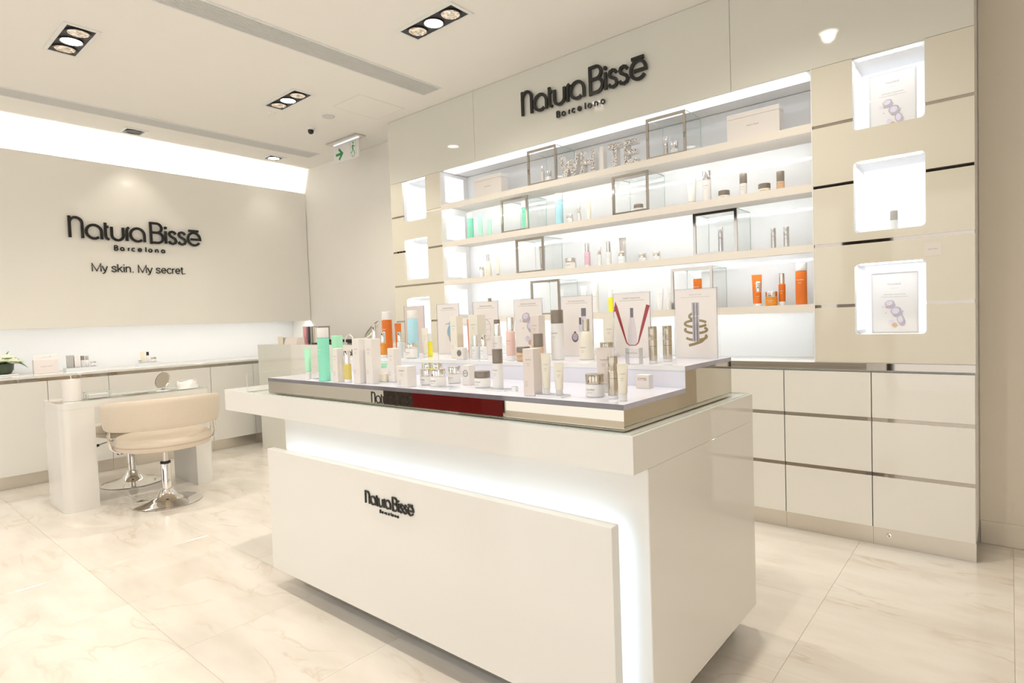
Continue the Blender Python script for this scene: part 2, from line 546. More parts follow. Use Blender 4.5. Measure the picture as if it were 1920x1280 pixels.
def stroke(mb, pts, w, place, d0, d1, mi=0):
    """ribbon along pts (2-D); place(a, b, depth) -> 3-D; d0 = front depth, d1 = back depth (None: flat)"""
    if pts[0] == 'dot':
        _, cx, cy, r = pts
        ring = arc(cx, cy, r, r, 0, 360, 12)[:-1]
        n = len(ring)
        vs_ = [place(a, b, d0) for a, b in ring]
        fs = [tuple(range(n))]
        if d1 is not None:
            vs_ += [place(a, b, d1) for a, b in ring]
            fs += [tuple(range(n, 2 * n))[::-1]] + [(i, n + i, n + (i + 1) % n, (i + 1) % n) for i in range(n)]
        mb.add(vs_, fs, mi)
        return
    n = len(pts)
    L, Rr = [], []
    for i in range(n):
        p = Vector(pts[i])
        t0 = (p - Vector(pts[i - 1])).normalized() if i > 0 else None
        t1 = (Vector(pts[i + 1]) - p).normalized() if i < n - 1 else None
        t0 = t0 or t1
        t1 = t1 or t0
        n0 = Vector((-t0.y, t0.x)); n1 = Vector((-t1.y, t1.x))
        m = n0 + n1
        if m.length < 1e-4:
            m = n0
        m.normalize()
        k = min(1.6, 1.0 / max(0.3, m.dot(n0)))
        L.append(p + m * (w / 2 * k)); Rr.append(p - m * (w / 2 * k))
    vs_ = [place(q.x, q.y, d0) for q in L] + [place(q.x, q.y, d0) for q in Rr]
    fs = [(i, n + i, n + i + 1, i + 1) for i in range(n - 1)]
    if d1 is not None:
        o = 2 * n
        vs_ += [place(q.x, q.y, d1) for q in L] + [place(q.x, q.y, d1) for q in Rr]
        fs += [(o + i, o + i + 1, o + n + i + 1, o + n + i) for i in range(n - 1)]
        fs += [(i, i + 1, o + i + 1, o + i) for i in range(n - 1)]
        fs += [(n + i, o + n + i, o + n + i + 1, n + i + 1) for i in range(n - 1)]
        fs += [(0, o, o + n, n), (n - 1, 2 * n - 1, o + 2 * n - 1, o + n - 1)]
    mb.add(vs_, fs, mi)

def logo_sign(name, label, s, place, depth, stand, w=0.0205, city=True, parent=None):
    """the shop's wordmark, every letter a part of its own"""
    root = parent or thing(name, label, 'sign')
    for ch, g in LOGO:
        mb = MB()
        for q, st in enumerate(sc_(g, s, 0, 0)):
            stroke(mb, st, w * s, place, stand + depth + q * 0.0012 * s, stand)
        mb.build('letter', 'black_letter', root, smooth=False)
    if city:
        for g in LOGO2:
            mb = MB()
            for q, st in enumerate(sc_(g, s, 0, 0)):
                stroke(mb, st, 0.0085 * s, place, stand + depth * 0.7 + q * 0.0006 * s, stand)
            mb.build('letter', 'black_letter', root, smooth=False)
    return root

# sans glyphs for the slogan (cap height 1)
SANS = {
    'M': (0.90, [[(0.08, 0), (0.08, 1), (0.45, 0.05), (0.82, 1), (0.82, 0)]]),
    'y': (0.52, [[(0.04, 0.70), (0.26, 0.03)], [(0.48, 0.70), (0.24, -0.10), (0.15, -0.21), (0.05, -0.20)]]),
    's': (0.52, [[(0.45, 0.52), (0.38, 0.66), (0.25, 0.70), (0.12, 0.65), (0.08, 0.53), (0.14, 0.42), (0.27, 0.36), (0.40, 0.30), (0.45, 0.18), (0.39, 0.06), (0.25, 0.01), (0.11, 0.06), (0.05, 0.20)]]),
    'k': (0.52, [[(0.08, 0), (0.08, 1)], [(0.46, 0.70), (0.09, 0.30)], [(0.22, 0.42), (0.48, 0)]]),
    'i': (0.22, [[(0.11, 0), (0.11, 0.70)], [(0.11, 0.88), (0.11, 1.0)]]),
    'n': (0.56, [[(0.08, 0), (0.08, 0.70)], [(0.08, 0.45)] + arc(0.27, 0.48, 0.19, 0.21, 165, 0, 8) + [(0.46, 0)]]),
    '.': (0.28, [[(0.13, 0.0), (0.13, 0.11)]]),
    'e': (0.56, [[(0.08, 0.37), (0.49, 0.37)] + arc(0.28, 0.36, 0.21, 0.33, 2, 320, 16)]),
    'c': (0.51, [arc(0.28, 0.36, 0.21, 0.34, 40, 320, 14)]),
    'r': (0.34, [[(0.08, 0), (0.08, 0.70)], [(0.08, 0.45), (0.15, 0.62), (0.32, 0.69)]]),
    't': (0.30, [[(0.14, 0.92), (0.14, 0.15), (0.18, 0.03), (0.29, 0.02)], [(0.02, 0.69), (0.28, 0.69)]]),
    ' ': (0.28, []),
}

def flat_text(text, size, m, name, parent, place, align='CENTER'):
    """small flat print from the built-in typeface; place(a, b) -> 3-D"""
    cu = bpy.data.curves.new('t', 'FONT')
    cu.body = text
    cu.size = size
    cu.resolution_u = 2
    cu.align_x = align
    ob = bpy.data.objects.new('t', cu)
    COL.objects.link(ob)
    dg = bpy.context.evaluated_depsgraph_get()
    me = bpy.data.meshes.new_from_object(ob.evaluated_get(dg))
    for v in me.vertices:
        v.co = place(v.co.x, v.co.y)
    me.materials.clear()
    me.materials.append(MATS[m])
    bpy.data.objects.remove(ob)
    bpy.data.curves.remove(cu)
    return link(name, me, parent)

# ------------------------------------------------------------------ the room
H = 3.024
YB = 0.331           # plain back wall
XL, XN, XM, XR = -2.547, -1.891, 0.960, 1.633
ZN, ZC = 2.471, 0.932
SH_T = [2.194, 1.881, 1.562, 1.243]
SH_B = [2.150, 1.837, 1.519, 1.200]
XC, XP, XW = -4.356, -4.52, -4.95
YF = -6.6            # open shop front

fl = MB()
fl.box((XW - 0.1, YF, -0.08), (4.6, YB + 0.12, -0.0035))
floor = struct('floor', fl, 'grout')
TX, TY = 0.61, 0.603
tile_me = MB().box((0.0004, 0.0004, -0.0035), (TX - 0.0004, TY - 0.0004, 0.0), b=0.0005).mesh('tile', 'marble')
x0 = 1.155 - TX * 10
i = 0
while x0 + i * TX < 4.55:
    j = 0
    yy = -2.597 - TY * 6
    while yy + j * TY < YB - 0.05:
        X, Y = x0 + i * TX, yy + j * TY
        if X > XW - 0.08 and Y + TY < YB + 0.35:
            link('tile', tile_me, floor, (X, Y, 0.0))
        j += 1
    i += 1

# ceiling with a cut-out for nothing: fittings are set just below it
struct('ceiling', MB().box((XW - 0.1, YF, H), (4.6, YB + 0.12, H + 0.12)), 'ceiling_paint')
struct('wall_back', MB().box((XW - 0.1, YB + 0.003, 0), (4.6, YB + 0.12, H)), 'paint')
struct('wall_left', MB().box((XW - 0.1, YF, 0), (XW, YB + 0.003, H)), 'white_matt')
# the plain pier to the side of the display wall
struct('wall_right', MB().box((2.75, YF + 3.4, 0), (2.95, YB, H)), 'end_paint')
struct('trim_1', MB().box((XR + 0.004, YB - 0.012, 0.0005), (2.748, YB + 0.002, 0.116), b=0.003), 'end_paint', label='cream baseboard at the foot of the plain end wall')
struct('trim_2', MB().box((XR + 0.004, YB - 0.004, 0.1165), (2.748, YB + 0.002, H - 0.001)), 'end_paint', label='plain beige wall surface beside the display wall')

# left bulkhead panel with light coves above and below it
struct('trim_3', MB().box((XW + 0.001, YF, 1.305), (XP - 0.02, YB, 2.62)), 'white_matt', label='white bulkhead box behind the glossy panel')
panel = tag(MB().box((XP - 0.019, YF + 0.3, 1.28), (XP, YB - 0.002, 2.76), b=0.002).build('wall_panel', 'panel_lacquer'), 'wide glossy cream wall panel carrying the slogan, lit above and below', 'panel')
tag(MB().box((XP - 0.085, YF + 0.3, 2.6205), (XP - 0.032, YB - 0.02, 2.632)).build('light_strip', 'led_cove'), 'long white light strip in the cove above the glossy panel', 'light strip')
tag(MB().box((XP - 0.055, YF + 0.3, 1.297), (XP - 0.025, YB - 0.02, 1.3045)).build('light_strip', 'led_niche'), 'white light strip under the glossy panel above the low cabinets', 'light strip')

# low cabinets along the left wall
SEAM = -2.217
worktop = tag(MB().box((XW + 0.001, SEAM - 0.436 * 5 + 0.002, 0.872), (XC + 0.012, YB - 0.002, 0.8925), b=0.002).build('worktop', 'lacquer'), 'long white worktop on the low cabinets under the slogan panel', 'worktop')
cab_names = {
    -2: 'low white cabinet far beyond the picture edge under the slogan wall',
    -1: 'low white cabinet under the flower bowl at the picture edge',
    0: 'low white cabinet under the handled paper bag, behind the manicure table leg',
    1: 'low white cabinet under the plinth of silver cartons, behind the manicure table',
    2: 'low white cabinet under the small plinth of jars, behind the tub chair',
    3: 'low white cabinet fourth from the picture edge, behind the round table mirror',
    4: 'low white cabinet beside the reception desk with a chrome stool base before it',
    5: 'low white cabinet in the corner hidden behind the reception desk',
}
cab0 = None
for k in range(-2, 6):
    y0 = SEAM + 0.436 * (k - 1)
    if k == -2:
        y0 = SEAM + 0.436 * -3
    y1 = min(y0 + 0.436, YB - 0.003)
    if cab0 is None:
        c = thing('low_cabinet', cab_names[k], 'cabinet', (XC, y0, 0), group='low cabinets along the slogan wall')
        MB().box((XW - XC + 0.002, 0.001, 0.102), (-0.024, 0.435, 0.8435)).build('body', 'white_matt', c)
        MB().box((-0.0235, 0.0018, 0.102), (0.0, 0.4342, 0.8435), b=0.0012).build('door', 'drawer_lacquer', c)
        MB().box((-0.055, 0.0005, 0.0005), (-0.012, 0.4355, 0.1015)).build('kick_plate', 'steel', c)
        MB().box((-0.05, 0.0005, 0.844), (-0.006, 0.4355, 0.8715)).build('finger_rail', 'strip_mirror', c)
        cab0 = c
    else:
        c = copy_tree(cab0)
        c.location = (XC, y0, 0)
        c['label'] = cab_names[k]

# ------------------------------------------------------------------ display wall
# fascia of three back-painted glass panels
f = thing('fascia', 'pale green-cream glass fascia above the lit shelves carrying the large sign', 'fascia', (0, 0, 0))
for a, b in ((XL, -1.4785), (-1.4765, 0.538), (0.540, XR)):
    MB().box((a, 0.0, ZN + 0.001), (b, 0.018, H - 0.002), b=0.001).build('panel', 'fascia_glass', f)
MB().box((XL + 0.001, 0.0185, ZN + 0.003), (XR - 0.001, YB, H - 0.002)).build('bulkhead', 'white_matt', f)

def rounded_notch_panel(x0, x1, z0, z1, nx0, nx1, top=None, bot=None, r=0.02):
    """outline in (x, z), counter-clockwise, with optional notches from the top or bottom edge"""
    pts = [(x0, z0)]
    if bot is not None:
        pts += [(nx0, z0)] + arc(nx0 + r, bot - r, r, r, 180, 90, 5) + arc(nx1 - r, bot - r, r, r, 90, 0, 5) + [(nx1, z0)]
    pts += [(x1, z0), (x1, z1)]
    if top is not None:
        pts += [(nx1, z1)] + arc(nx1 - r, top + r, r, r, 0, -90, 5) + arc(nx0 + r, top + r, r, r, -90, -180, 5) + [(nx0, z1)]
    pts += [(x0, z1)]
    return pts

GR = [2.167, 1.854, 1.547, 1.228]
NI = [(2.110, 2.467), (1.596, 1.953), (1.078, 1.436)]

def pillar(name, label, xa, xb, na, nb):
    t = thing(name, label, 'display pillar')
    g = 0.008
    def P(pts):
        MB().prism(pts, 0.0, 0.014, 'y').build('panel', 'pillar_glass', t, smooth=False)
    P([(xa, GR[0] + g), (na, GR[0] + g), (na, ZN - 0.001), (xa, ZN - 0.001)])
    P([(nb, GR[0] + g), (xb, GR[0] + g), (xb, ZN - 0.001), (nb, ZN - 0.001)])
    P(rounded_notch_panel(xa, xb, GR[1] + g, GR[0] - g, na, nb, top=NI[0][0], bot=NI[1][1]))
    P(rounded_notch_panel(xa, xb, GR[2] + g, GR[1] - g, na, nb, top=NI[1][0]))
    P(rounded_notch_panel(xa, xb, GR[3] + g, GR[2] - g, na, nb, bot=NI[2][1]))
    P(rounded_notch_panel(xa, xb, ZC + 0.001, GR[3] - g, na, nb, top=NI[2][0]))
    for z in GR:
        segs = [(xa + 0.002, na - 0.001), (nb + 0.001, xb - 0.002)]
        if z == GR[2]:
            segs = [(xa + 0.002, xb - 0.002)]
        for a, b in segs:
            MB().box((a, 0.006, z - g), (b, 0.013, z + g)).build('mirror_strip', 'strip_mirror', t, smooth=False)
    # core: stiles and rails around the niches
    core = MB()
    core.box((xa + 0.001, 0.0145, ZC + 0.002), (na - 0.005, YB - 0.001, ZN))
    core.box((nb + 0.005, 0.0145, ZC + 0.002), (xb - 0.001, YB - 0.001, ZN))
    zs = [ZC + 0.002] + [v for n0, n1 in NI[::-1] for v in (n0 - 0.005, n1 + 0.005)] + [ZN]
    for k in range(0, len(zs), 2):
        if zs[k + 1] - zs[k] > 0.002:
            core.box((na - 0.005, 0.0145, zs[k]), (nb + 0.005, YB - 0.001, zs[k + 1]))
    core.build('core', 'white_matt', t, smooth=False)
    for n0, n1 in NI:
        nb_ = MB()
        y0, y1 = 0.0147, 0.30
        w = 0.0045
        nb_.box((na - w, y0, n0 - w), (na, y1, n1 + w))
        nb_.box((nb, y0, n0 - w), (nb + w, y1, n1 + w))
        nb_.box((na, y0, n0 - w), (nb, y1, n0))
        nb_.box((na, y0, n1), (nb, y1, n1 + w))
        o = nb_.build('niche_lining', 'white_matt', t, smooth=False)
        MB().box((na, y1 - 0.004, n0), (nb, y1, n1)).build('lit_back', 'lightbox', o, smooth=False)
        MB().box((na + 0.02, 0.03, n1 - 0.0035), (nb - 0.02, 0.05, n1 - 0.0005)).build('light_strip', 'niche_fill', o, smooth=False)  # added fill strip, no fitting known here; brightens the posters from the front
        MB().box((na + 0.0003, 0.045, n0 + 0.02), (na + 0.003, y1 - 0.02, n1 - 0.02)).build('lit_side', 'lightbox', o, smooth=False)
    return t

pillar('display_pillar', 'cream glass pillar with poster niches between the shelves and the plain end wall', XM, XR, 1.147, 1.448)
pillar('display_pillar', 'cream glass pillar with three white niches next to the exit sign', XL, XN, -2.381, -2.076)

# shelving bay
bay = thing('shelving_unit', 'wide backlit shelving bay holding rows of skincare under the large sign', 'shelving')
MB().box((XN + 0.001, 0.322, ZC + 0.001), (XM - 0.001, YB, ZN)).build('back_panel', 'back_glass', bay, smooth=False)
MB().box((XN + 0.0005, 0.0, ZC + 0.001), (XN + 0.006, 0.3215, ZN)).build('side_panel', 'white_matt', bay, smooth=False)
MB().box((XM - 0.006, 0.0, ZC + 0.001), (XM - 0.0005, 0.3215, ZN)).build('side_panel', 'white_matt', bay, smooth=False)
tops = [ZN] + SH_B
bots = SH_T + [ZC]
for zt, zb in zip(tops, bots):
    MB().box((XN + 0.0065, 0.05, zb + 0.03), (XN + 0.0085, 0.27, zt - 0.03)).build('lit_side', 'lightbox', bay, smooth=False)
def led_dots():
    m = emit_mat('led_dots', COOL, 22.0)
    nt = m.node_tree
    e = [n for n in nt.nodes if n.type == 'EMISSION'][0]
    tc = nt.nodes.new('ShaderNodeTexCoord')
    sp = nt.nodes.new('ShaderNodeSeparateXYZ')
    nt.links.new(tc.outputs['Object'], sp.inputs[0])
    ml = nt.nodes.new('ShaderNodeMath'); ml.operation = 'MULTIPLY'; ml.inputs[1].default_value = 2 * PI / 0.024
    sn = nt.nodes.new('ShaderNodeMath'); sn.operation = 'SINE'
    mr = nt.nodes.new('ShaderNodeMapRange')
    mr.inputs['From Min'].default_value = -0.2; mr.inputs['From Max'].default_value = 0.9
    mr.inputs['To Min'].default_value = 8.0; mr.inputs['To Max'].default_value = 62.0
    nt.links.new(sp.outputs[0], ml.inputs[0]); nt.links.new(ml.outputs[0], sn.inputs[0])
    nt.links.new(sn.outputs[0], mr.inputs['Value']); nt.links.new(mr.outputs[0], e.inputs[1])
led_dots()
for n_, (zt, zb) in enumerate(zip(SH_T, SH_B)):
    s = MB().prism([(0.0, zb), (0.010, zb), (0.010, zt - 0.018), (0.3215, zt - 0.018), (0.3215, zt), (0.0, zt)], XN + 0.0065, XM - 0.0065, 'x').build('shelf', 'shelf_edge', bay, smooth=False)
    MB().box((XN + 0.03, 0.0105, zb + 0.003), (XM - 0.03, 0.0150, zb + 0.016)).build('light_strip', 'led_dots' if n_ == 0 else 'led_shelf', s, smooth=False)
s = MB().box((XN + 0.03, 0.02, ZN - 0.004), (XM - 0.03, 0.15, ZN - 0.0005)).build('light_strip', 'led_soffit', bay, smooth=False)

# drawer cabinets
tag(MB().box((XL + 0.001, 0.0005, 0.894), (XR - 0.0005, YB, ZC), b=0.001).build('worktop', ['white_matt']), 'long white worktop with mirrored front edge above the drawer units', 'worktop')
wt = [o for o in COL.objects if o.name.startswith('worktop')][-1]
MB().box((XL + 0.001, -0.0035, 0.897), (XR - 0.0005, 0.0004, 0.931)).build('edge_strip', 'strip_mirror', wt, smooth=False)
DW = (XR - XL) / 10
dl = {
    9: 'column of three cream drawers with a keyhole plinth, against the plain end wall',
    8: 'column of three cream drawers, middle of the three fully seen',
    7: 'column of three cream drawers half hidden behind the island counter corner',
}
d0 = None
for k in range(9, -1, -1):
    xa = XL + DW * k
    lab = dl.get(k, 'column of three cream drawers hidden behind the island counter')
    if d0 is None:
        d0 = thing('drawer_unit', lab, 'drawers', (xa, 0, 0), group='drawer units under the display shelves')
        MB().box((0.001, 0.0235, 0.091), (DW - 0.001, YB, 0.8935)).build('carcass', 'white_matt', d0, smooth=False)
        for z0, z1 in ((0.092, 0.355), (0.375, 0.635), (0.655, 0.884)):
            dr = MB().box((0.0022, 0.0, z0), (DW - 0.0022, 0.022, z1), b=0.0012).build('drawer', 'drawer_lacquer', d0)
            if z1 < 0.8:
                MB().box((0.0022, 0.006, z1), (DW - 0.0022, 0.021, z1 + 0.0195)).build('finger_rail', 'strip_mirror', dr, smooth=False)
        MB().box((0.0005, 0.012, 0.0005), (DW - 0.0005, 0.05, 0.0905)).build('kick_plate', 'steel', d0, smooth=False)
        cur = d0
    else:
        cur = copy_tree(d0)
        cur.location = (xa, 0, 0)
        cur['label'] = lab
keyd = MB()
keyd.lathe([(0.0, 0.0), (0.011, 0.0), (0.012, -0.002), (0.012, -0.0005)], 18)
keyd = MB().lathe([(0.0115, 0.0), (0.0115, 0.003), (0.009, 0.004)], 18).move(lambda p: Vector((p.x, -p.z, p.y)))
ko = keyd.build('lock', 'chrome', d0, (0.07, 0.0118, 0.055))
MB().box((-0.0016, -0.0046, -0.005), (0.0016, -0.0041, 0.005)).build('keyhole', 'black', ko, smooth=False)

# sign on the fascia
logo_sign('wall_sign', 'large black wordmark standing off the glass fascia above the shelves', 1.0,
          lambda a, b, d: (-0.977 + a, -d, 2.697 + b), 0.014, 0.012)
logo_sign('wall_sign', 'black wordmark on the glossy cream panel above the slogan', 1.095,
          lambda a, b, d: (XP + d, -1.975 + a, 2.066 + b), 0.014, 0.012)
slog = thing('slogan_sign', 'thin black slogan My skin. My secret. on the glossy cream panel', 'sign')
pen = 0.0
sz = 0.072
txt = 'My skin. My secret.'
total = sum(SANS[c][0] for c in txt)
kx = 0.795 / (total * sz)
for ch in txt:
    adv, g = SANS[ch]
    if g:
        mb = MB()
        for st in g:
            stroke(mb, [((x + pen) * sz * kx, y * sz) for x, y in st], 0.0078, lambda a, b, d: (XP + d, -1.817 + a, 1.778 + b), 0.010, 0.002)
        mb.build('letter', 'black_letter', slog, smooth=False)
    pen += adv

# ------------------------------------------------------------------ island counter
ct = thing('island_counter', 'glossy white island counter with glowing recess and small wordmark', 'counter', (0, 0, 0))
KX0, KX1, KY0, KY1 = -1.388, 1.007, -2.096, -1.167
MB().box((-0.90, -2.017, 0.092), (KX1, KY1, 0.8045), b=0.002).build('body', 'lacquer', ct)
MB().box((-0.904, -2.108, 0.092), (0.943, -2.070, 0.657), b=0.0015).build('front_panel', 'lacquer', ct)
r = 0.05
slab = [(KX0 + r, KY0)] + [(KX1, KY0), (KX1, KY1), (KX0 + r, KY1)] + arc(KX0 + r, KY1 - r, r, r, 90, 180, 6) + arc(KX0 + r, KY0 + r, r, r, 180, 270, 6)[:-1]
MB().prism(slab, 0.805, 0.906, 'z').build('top_slab', 'lacquer', ct)
MB().box((-0.80, -2.012, 0.0005), (0.948, -1.24, 0.0915)).build('plinth', 'steel', ct, smooth=False)
l1 = MB().box((-0.89, -2.062, 0.612), (0.90, -2.052, 0.630)).build('light_strip', 'led_counter', ct, smooth=False)
l2 = MB().box((0.895, -2.062, 0.11), (0.913, -2.052, 0.611)).build('light_strip', 'led_counter', ct, smooth=False)
mb = MB()
for zx in (-0.5, 0.1, 0.7):
    mb.box((zx, -2.0695, 0.25), (zx + 0.03, -2.0172, 0.45))
mb.build('panel_spacer', 'white_matt', ct, smooth=False)
logo_sign('', '', 0.283, lambda a, b, d: (-0.148 + a, -2.108 - d, 0.535 + b), 0.005, 0.0005, parent=ct)
gl = thing('glass_sheet', 'clear glass sheet lying on the island counter with an upstand at one end', 'glass sheet', (0, 0, 0))
pane((-1.12, -2.088, 0.9062), (0.998, -1.175, 0.9090), 'z', 'sheet', gl, 'sheet_glass')
pane((-1.118, -2.086, 0.9092), (-1.112, -1.60, 1.0), 'x', 'upstand', gl)

# acrylic riser
RX0, RX1, RY0, RY1, RY2 = -0.954, 0.9625, -2.06, -1.663, -1.26
rs = thing('display_riser', 'two-tier mirrored riser with glowing acrylic tops on the island counter', 'display riser')
prof = [(RY0, 0.9092), (RY2, 0.9092), (RY2, 1.0365), (RY1, 1.0365), (RY1, 0.9665), (RY0, 0.9665)]
MB().prism(prof, RX0, RX1, 'x').build('mirror_base', 'mirror', rs, smooth=False)
def acr_slab(lo, hi, name):
    mb = MB()
    mb.box(lo, hi)
    mb.m = [1, 0, 1, 2, 1, 2]
    return mb.build(name, ['frost', 'acrylic_front_refl' if name == 'lower_top' else 'p_clear', 'acrylic_side'], rs, smooth=False)
acr_slab((RX0, RY0 - 0.001, 0.967), (RX1 + 0.001, RY1 - 0.003, 0.982), 'lower_top')
acr_slab((RX0, RY1 - 0.004, 1.037), (RX1 + 0.001, RY2, 1.052), 'upper_top')
MB().box((RX0, RY1 - 0.0025, 0.982), (RX1, RY1 - 0.0004, 1.0365)).build('step_face', 'frost', rs, smooth=False)
logo_sign('', '', 0.25, lambda a, b, d: (-0.150 + a, RY0 - d, 0.9165 + b), 0.001, 0.0003, city=False, parent=rs, w=0.017)

# ------------------------------------------------------------------ skincare
def bent(r):
    def place(a, b, d):
        t = a / r
        return (math.sin(t) * (r + d), -math.cos(t) * (r + d), b)
    return place

def print_mark(parent, place, width, z, ink, lines=2, lw=0.5, lead=0.008):
    """wordmark and a few lines of small print"""
    mb = MB()
    width *= 0.78
    s = width
    for ch, g in LOGO:
        for st in sc_(g, s, -width / 2, z):
            if st[0] == 'dot':
                continue
            stroke(mb, st[::2] + ([st[-1]] if len(st) % 2 == 0 else []) if len(st) > 6 else st, 0.017 * s, place, 0.0004, None)
    for k in range(lines):
        ln = width * (0.34 if k else 0.5) * lw * 1.2
        y = z - lead * 1.4 - k * lead * 0.7
        stroke(mb, [(-ln, y), (0, y), (ln, y)], 0.0007, place, 0.0004, None)
    return mb.build('print', ink, parent, smooth=False)

def lathe_part(name, prof, m, parent, n=22):
    return MB().lathe(prof, n).build(name, m, parent)

def rbox(mb, w, d, z0, z1, b=0.0015):
    mb.box((-w / 2, -d / 2, z0), (w / 2, d / 2, z1), b=b)
    return mb

def prod(name, label, cat, x, y, z, kind, w, h, m='p_white', cap='chrome', fr=0.3, ink='ink', rot=0.0, group=None, d=None, pm=True, m2=None):
    if kind == 'tube':              # tubes are turned towards the aisle
        rot += 0.7 * math.atan2(1.75 - x, y + 3.45)
    t = thing(name, label, cat, (x, y, z + 0.0004), rot, group)
    r = w / 2
    if kind == 'bottle':            # straight bottle, cap of the same width
        hb = h * (1 - fr)
        lathe_part('body', [(r - 0.002, 0), (r, 0.002), (r, hb - 0.002), (r * 0.9, hb)], m, t)
        lathe_part('cap', [(r * 0.96, hb + 0.0008), (r * 0.98, hb + 0.003), (r * 0.98, h - 0.0015), (r * 0.94, h)], cap, t)
        if pm:
            print_mark(t, bent(r), w * 0.78, hb * 0.72, ink)
    elif kind == 'serum':           # slim cap, clear foot
        hb = h * (1 - fr)
        lathe_part('foot', [(r - 0.001, 0), (r, 0.001), (r, hb * 0.16), (r * 0.96, hb * 0.16 + 0.001)], 'p_clear', t)
        lathe_part('body', [(r * 0.98, hb * 0.16 + 0.0015), (r, hb * 0.18), (r, hb - 0.003), (r * 0.8, hb)], m, t)
        lathe_part('cap', [(r * 0.80, hb + 0.0006), (r * 0.80, hb + 0.004), (r * 0.74, hb + 0.005), (r * 0.80, hb + 0.006), (r * 0.80, h - 0.001), (r * 0.76, h)], cap, t)
        if pm:
            print_mark(t, bent(r), w * 0.74, hb * 0.66, ink, lines=1)
    elif kind == 'taper':           # wide-based bottle narrowing to a slim cap
        hb = h * (1 - fr)
        lathe_part('body', [(r - 0.002, 0), (r, 0.003), (r * 0.96, hb * 0.35), (r * 0.80, hb * 0.75), (r * 0.62, hb * 0.95), (r * 0.44, hb)], m, t)
        lathe_part('cap', [(r * 0.46, hb + 0.0006), (r * 0.46, h - 0.001), (r * 0.42, h)], cap, t)
        if pm:
            print_mark(t, bent(r), w * 0.6, hb * 0.42, ink)
    elif kind == 'lux':             # all-metal flacon with a groove
        hb = h * (1 - fr)
        lathe_part('foot', [(r - 0.001, 0), (r, 0.001), (r, 0.008), (r * 0.97, 0.009)], 'p_clear', t)
        lathe_part('body', [(r * 0.98, 0.0095), (r, 0.011), (r, hb * 0.72), (r * 0.94, hb * 0.73), (r, hb * 0.74), (r, hb - 0.001), (r * 0.94, hb)], m, t)
        lathe_part('cap', [(r * 0.92, hb + 0.0006), (r, hb + 0.003), (r, h - 0.0015), (r * 0.95, h)], cap, t)
    elif kind == 'jar':
        hb = h * (1 - fr)
        lathe_part('body', [(r - 0.004, 0), (r, 0.004), (r, hb - 0.003), (r * 0.93, hb)], m, t, 28)
        lathe_part('lid', [(r * 0.97, hb + 0.0006), (r * 0.985, hb + 0.002), (r * 0.985, h - 0.002), (r * 0.94, h)], cap, t, 28)
        if pm:
            print_mark(t, bent(r), w * 0.62, hb * 0.55, ink, lines=1, lead=0.005)
    elif kind == 'tube':            # stands on its cap, flat crimp at the top
        hc = max(0.012, h * fr)
        rc = r * 0.72
        lathe_part('cap', [(rc - 0.001, 0), (rc, 0.001), (rc, hc - 0.001), (rc * 0.97, hc)], cap, t)
        rings = []
        for k in range(9):
            q = k / 8.0
            wx = r * (0.80 + 0.20 * q)
            dy = r * 0.78 * (1 - q ** 1.4) + 0.0012
            rings.append([(wx * math.cos(2 * PI * a / 20), dy * math.sin(2 * PI * a / 20), hc + 0.0006 + (h - hc - 0.009) * q) for a in range(20)])
        rings.append([(p[0], p[1], h) for p in rings[-1]])
        MB().loft(rings).build('body', m, t)
        if pm:
            pl = lambda a, b, dd: (a, -(r * 0.78 * (1 - max(0.0, min(1.0, (b - hc) / (h - hc - 0.009))) ** 1.4) + 0.0022) * math.sqrt(max(0.05, 1 - (a / r) ** 2)) - dd, b)
            print_mark(t, pl, w * 0.6, h * 0.72, ink)
    elif kind == 'carton':
        d = d or w
        rbox(MB(), w, d, 0, h, 0.0008).build('box', m, t)
        if m2:
            MB().box((-w / 2 - 0.0003, -d / 2 - 0.0003, h * 0.55), (w / 2 + 0.0003, d / 2 + 0.0003, h + 0.0003)).build('band', m2, t, smooth=False)
        if pm:
            print_mark(t, lambda a, b, dd: (a, -d / 2 - dd, b), w * 0.62, h * 0.76, ink, lines=2)
            mb = MB()
            for k in range(4):
                ln = w * (0.34, 0.22, 0.30, 0.26)[k]
                yy = h * 0.30 - k * 0.0045
                stroke(mb, [(-w * 0.36, yy), (-w * 0.36 + ln, yy)], 0.0009, lambda a, b, dd: (a, -d / 2 - dd, b), 0.0004, None)
            mb.build('small_print', 'ink_grey', t, smooth=False)
    return t

def cap_top(t, w, h0, h1, m):
    lathe_part('cap_tip', [(w / 2, h0), (w / 2, h1 - 0.001), (w / 2 * 0.9, h1)], m, t)

G1 = 'skincare on the lower acrylic tier'
G2 = 'skincare on the upper acrylic tier'
Z1, Z2 = 0.982, 1.052
prod('lotion_tube', 'pale mint gradient tube standing on a white cap, first at the riser end', 'tube', -0.663, -2.020, Z1, 'tube', 0.032, 0.139, 'p_mint', 'p_white', 0.26, 'ink_white', group=G1)
prod('lotion_bottle', 'tall jade green bottle with white cap on the lower tier', 'bottle', -0.524, -2.025, Z1, 'bottle', 0.050, 0.230, 'p_green', 'p_white', 0.19, 'ink_white', group=G1)
prod('carton', 'mint carton behind a slim white carton on the lower tier', 'carton', -0.563, -1.930, Z1, 'carton', 0.036, 0.192, 'p_mint', ink='ink_white', group=G1)
prod('carton', 'slim cream-topped white carton between the jade bottle and the golden oil', 'carton', -0.408, -2.030, Z1, 'carton', 0.033, 0.142, 'p_carton', group=G1)
prod('oil_bottle', 'golden oil bottle with chrome dropper cap on the lower tier', 'bottle', -0.357, -2.020, Z1, 'serum', 0.031, 0.132, 'p_oil', 'chrome', 0.42, pm=False, group=G1)
prod('carton', 'tall white carton beside the golden oil bottle', 'carton', -0.278, -2.010, Z1, 'carton', 0.046, 0.181, 'p_carton', group=G1)
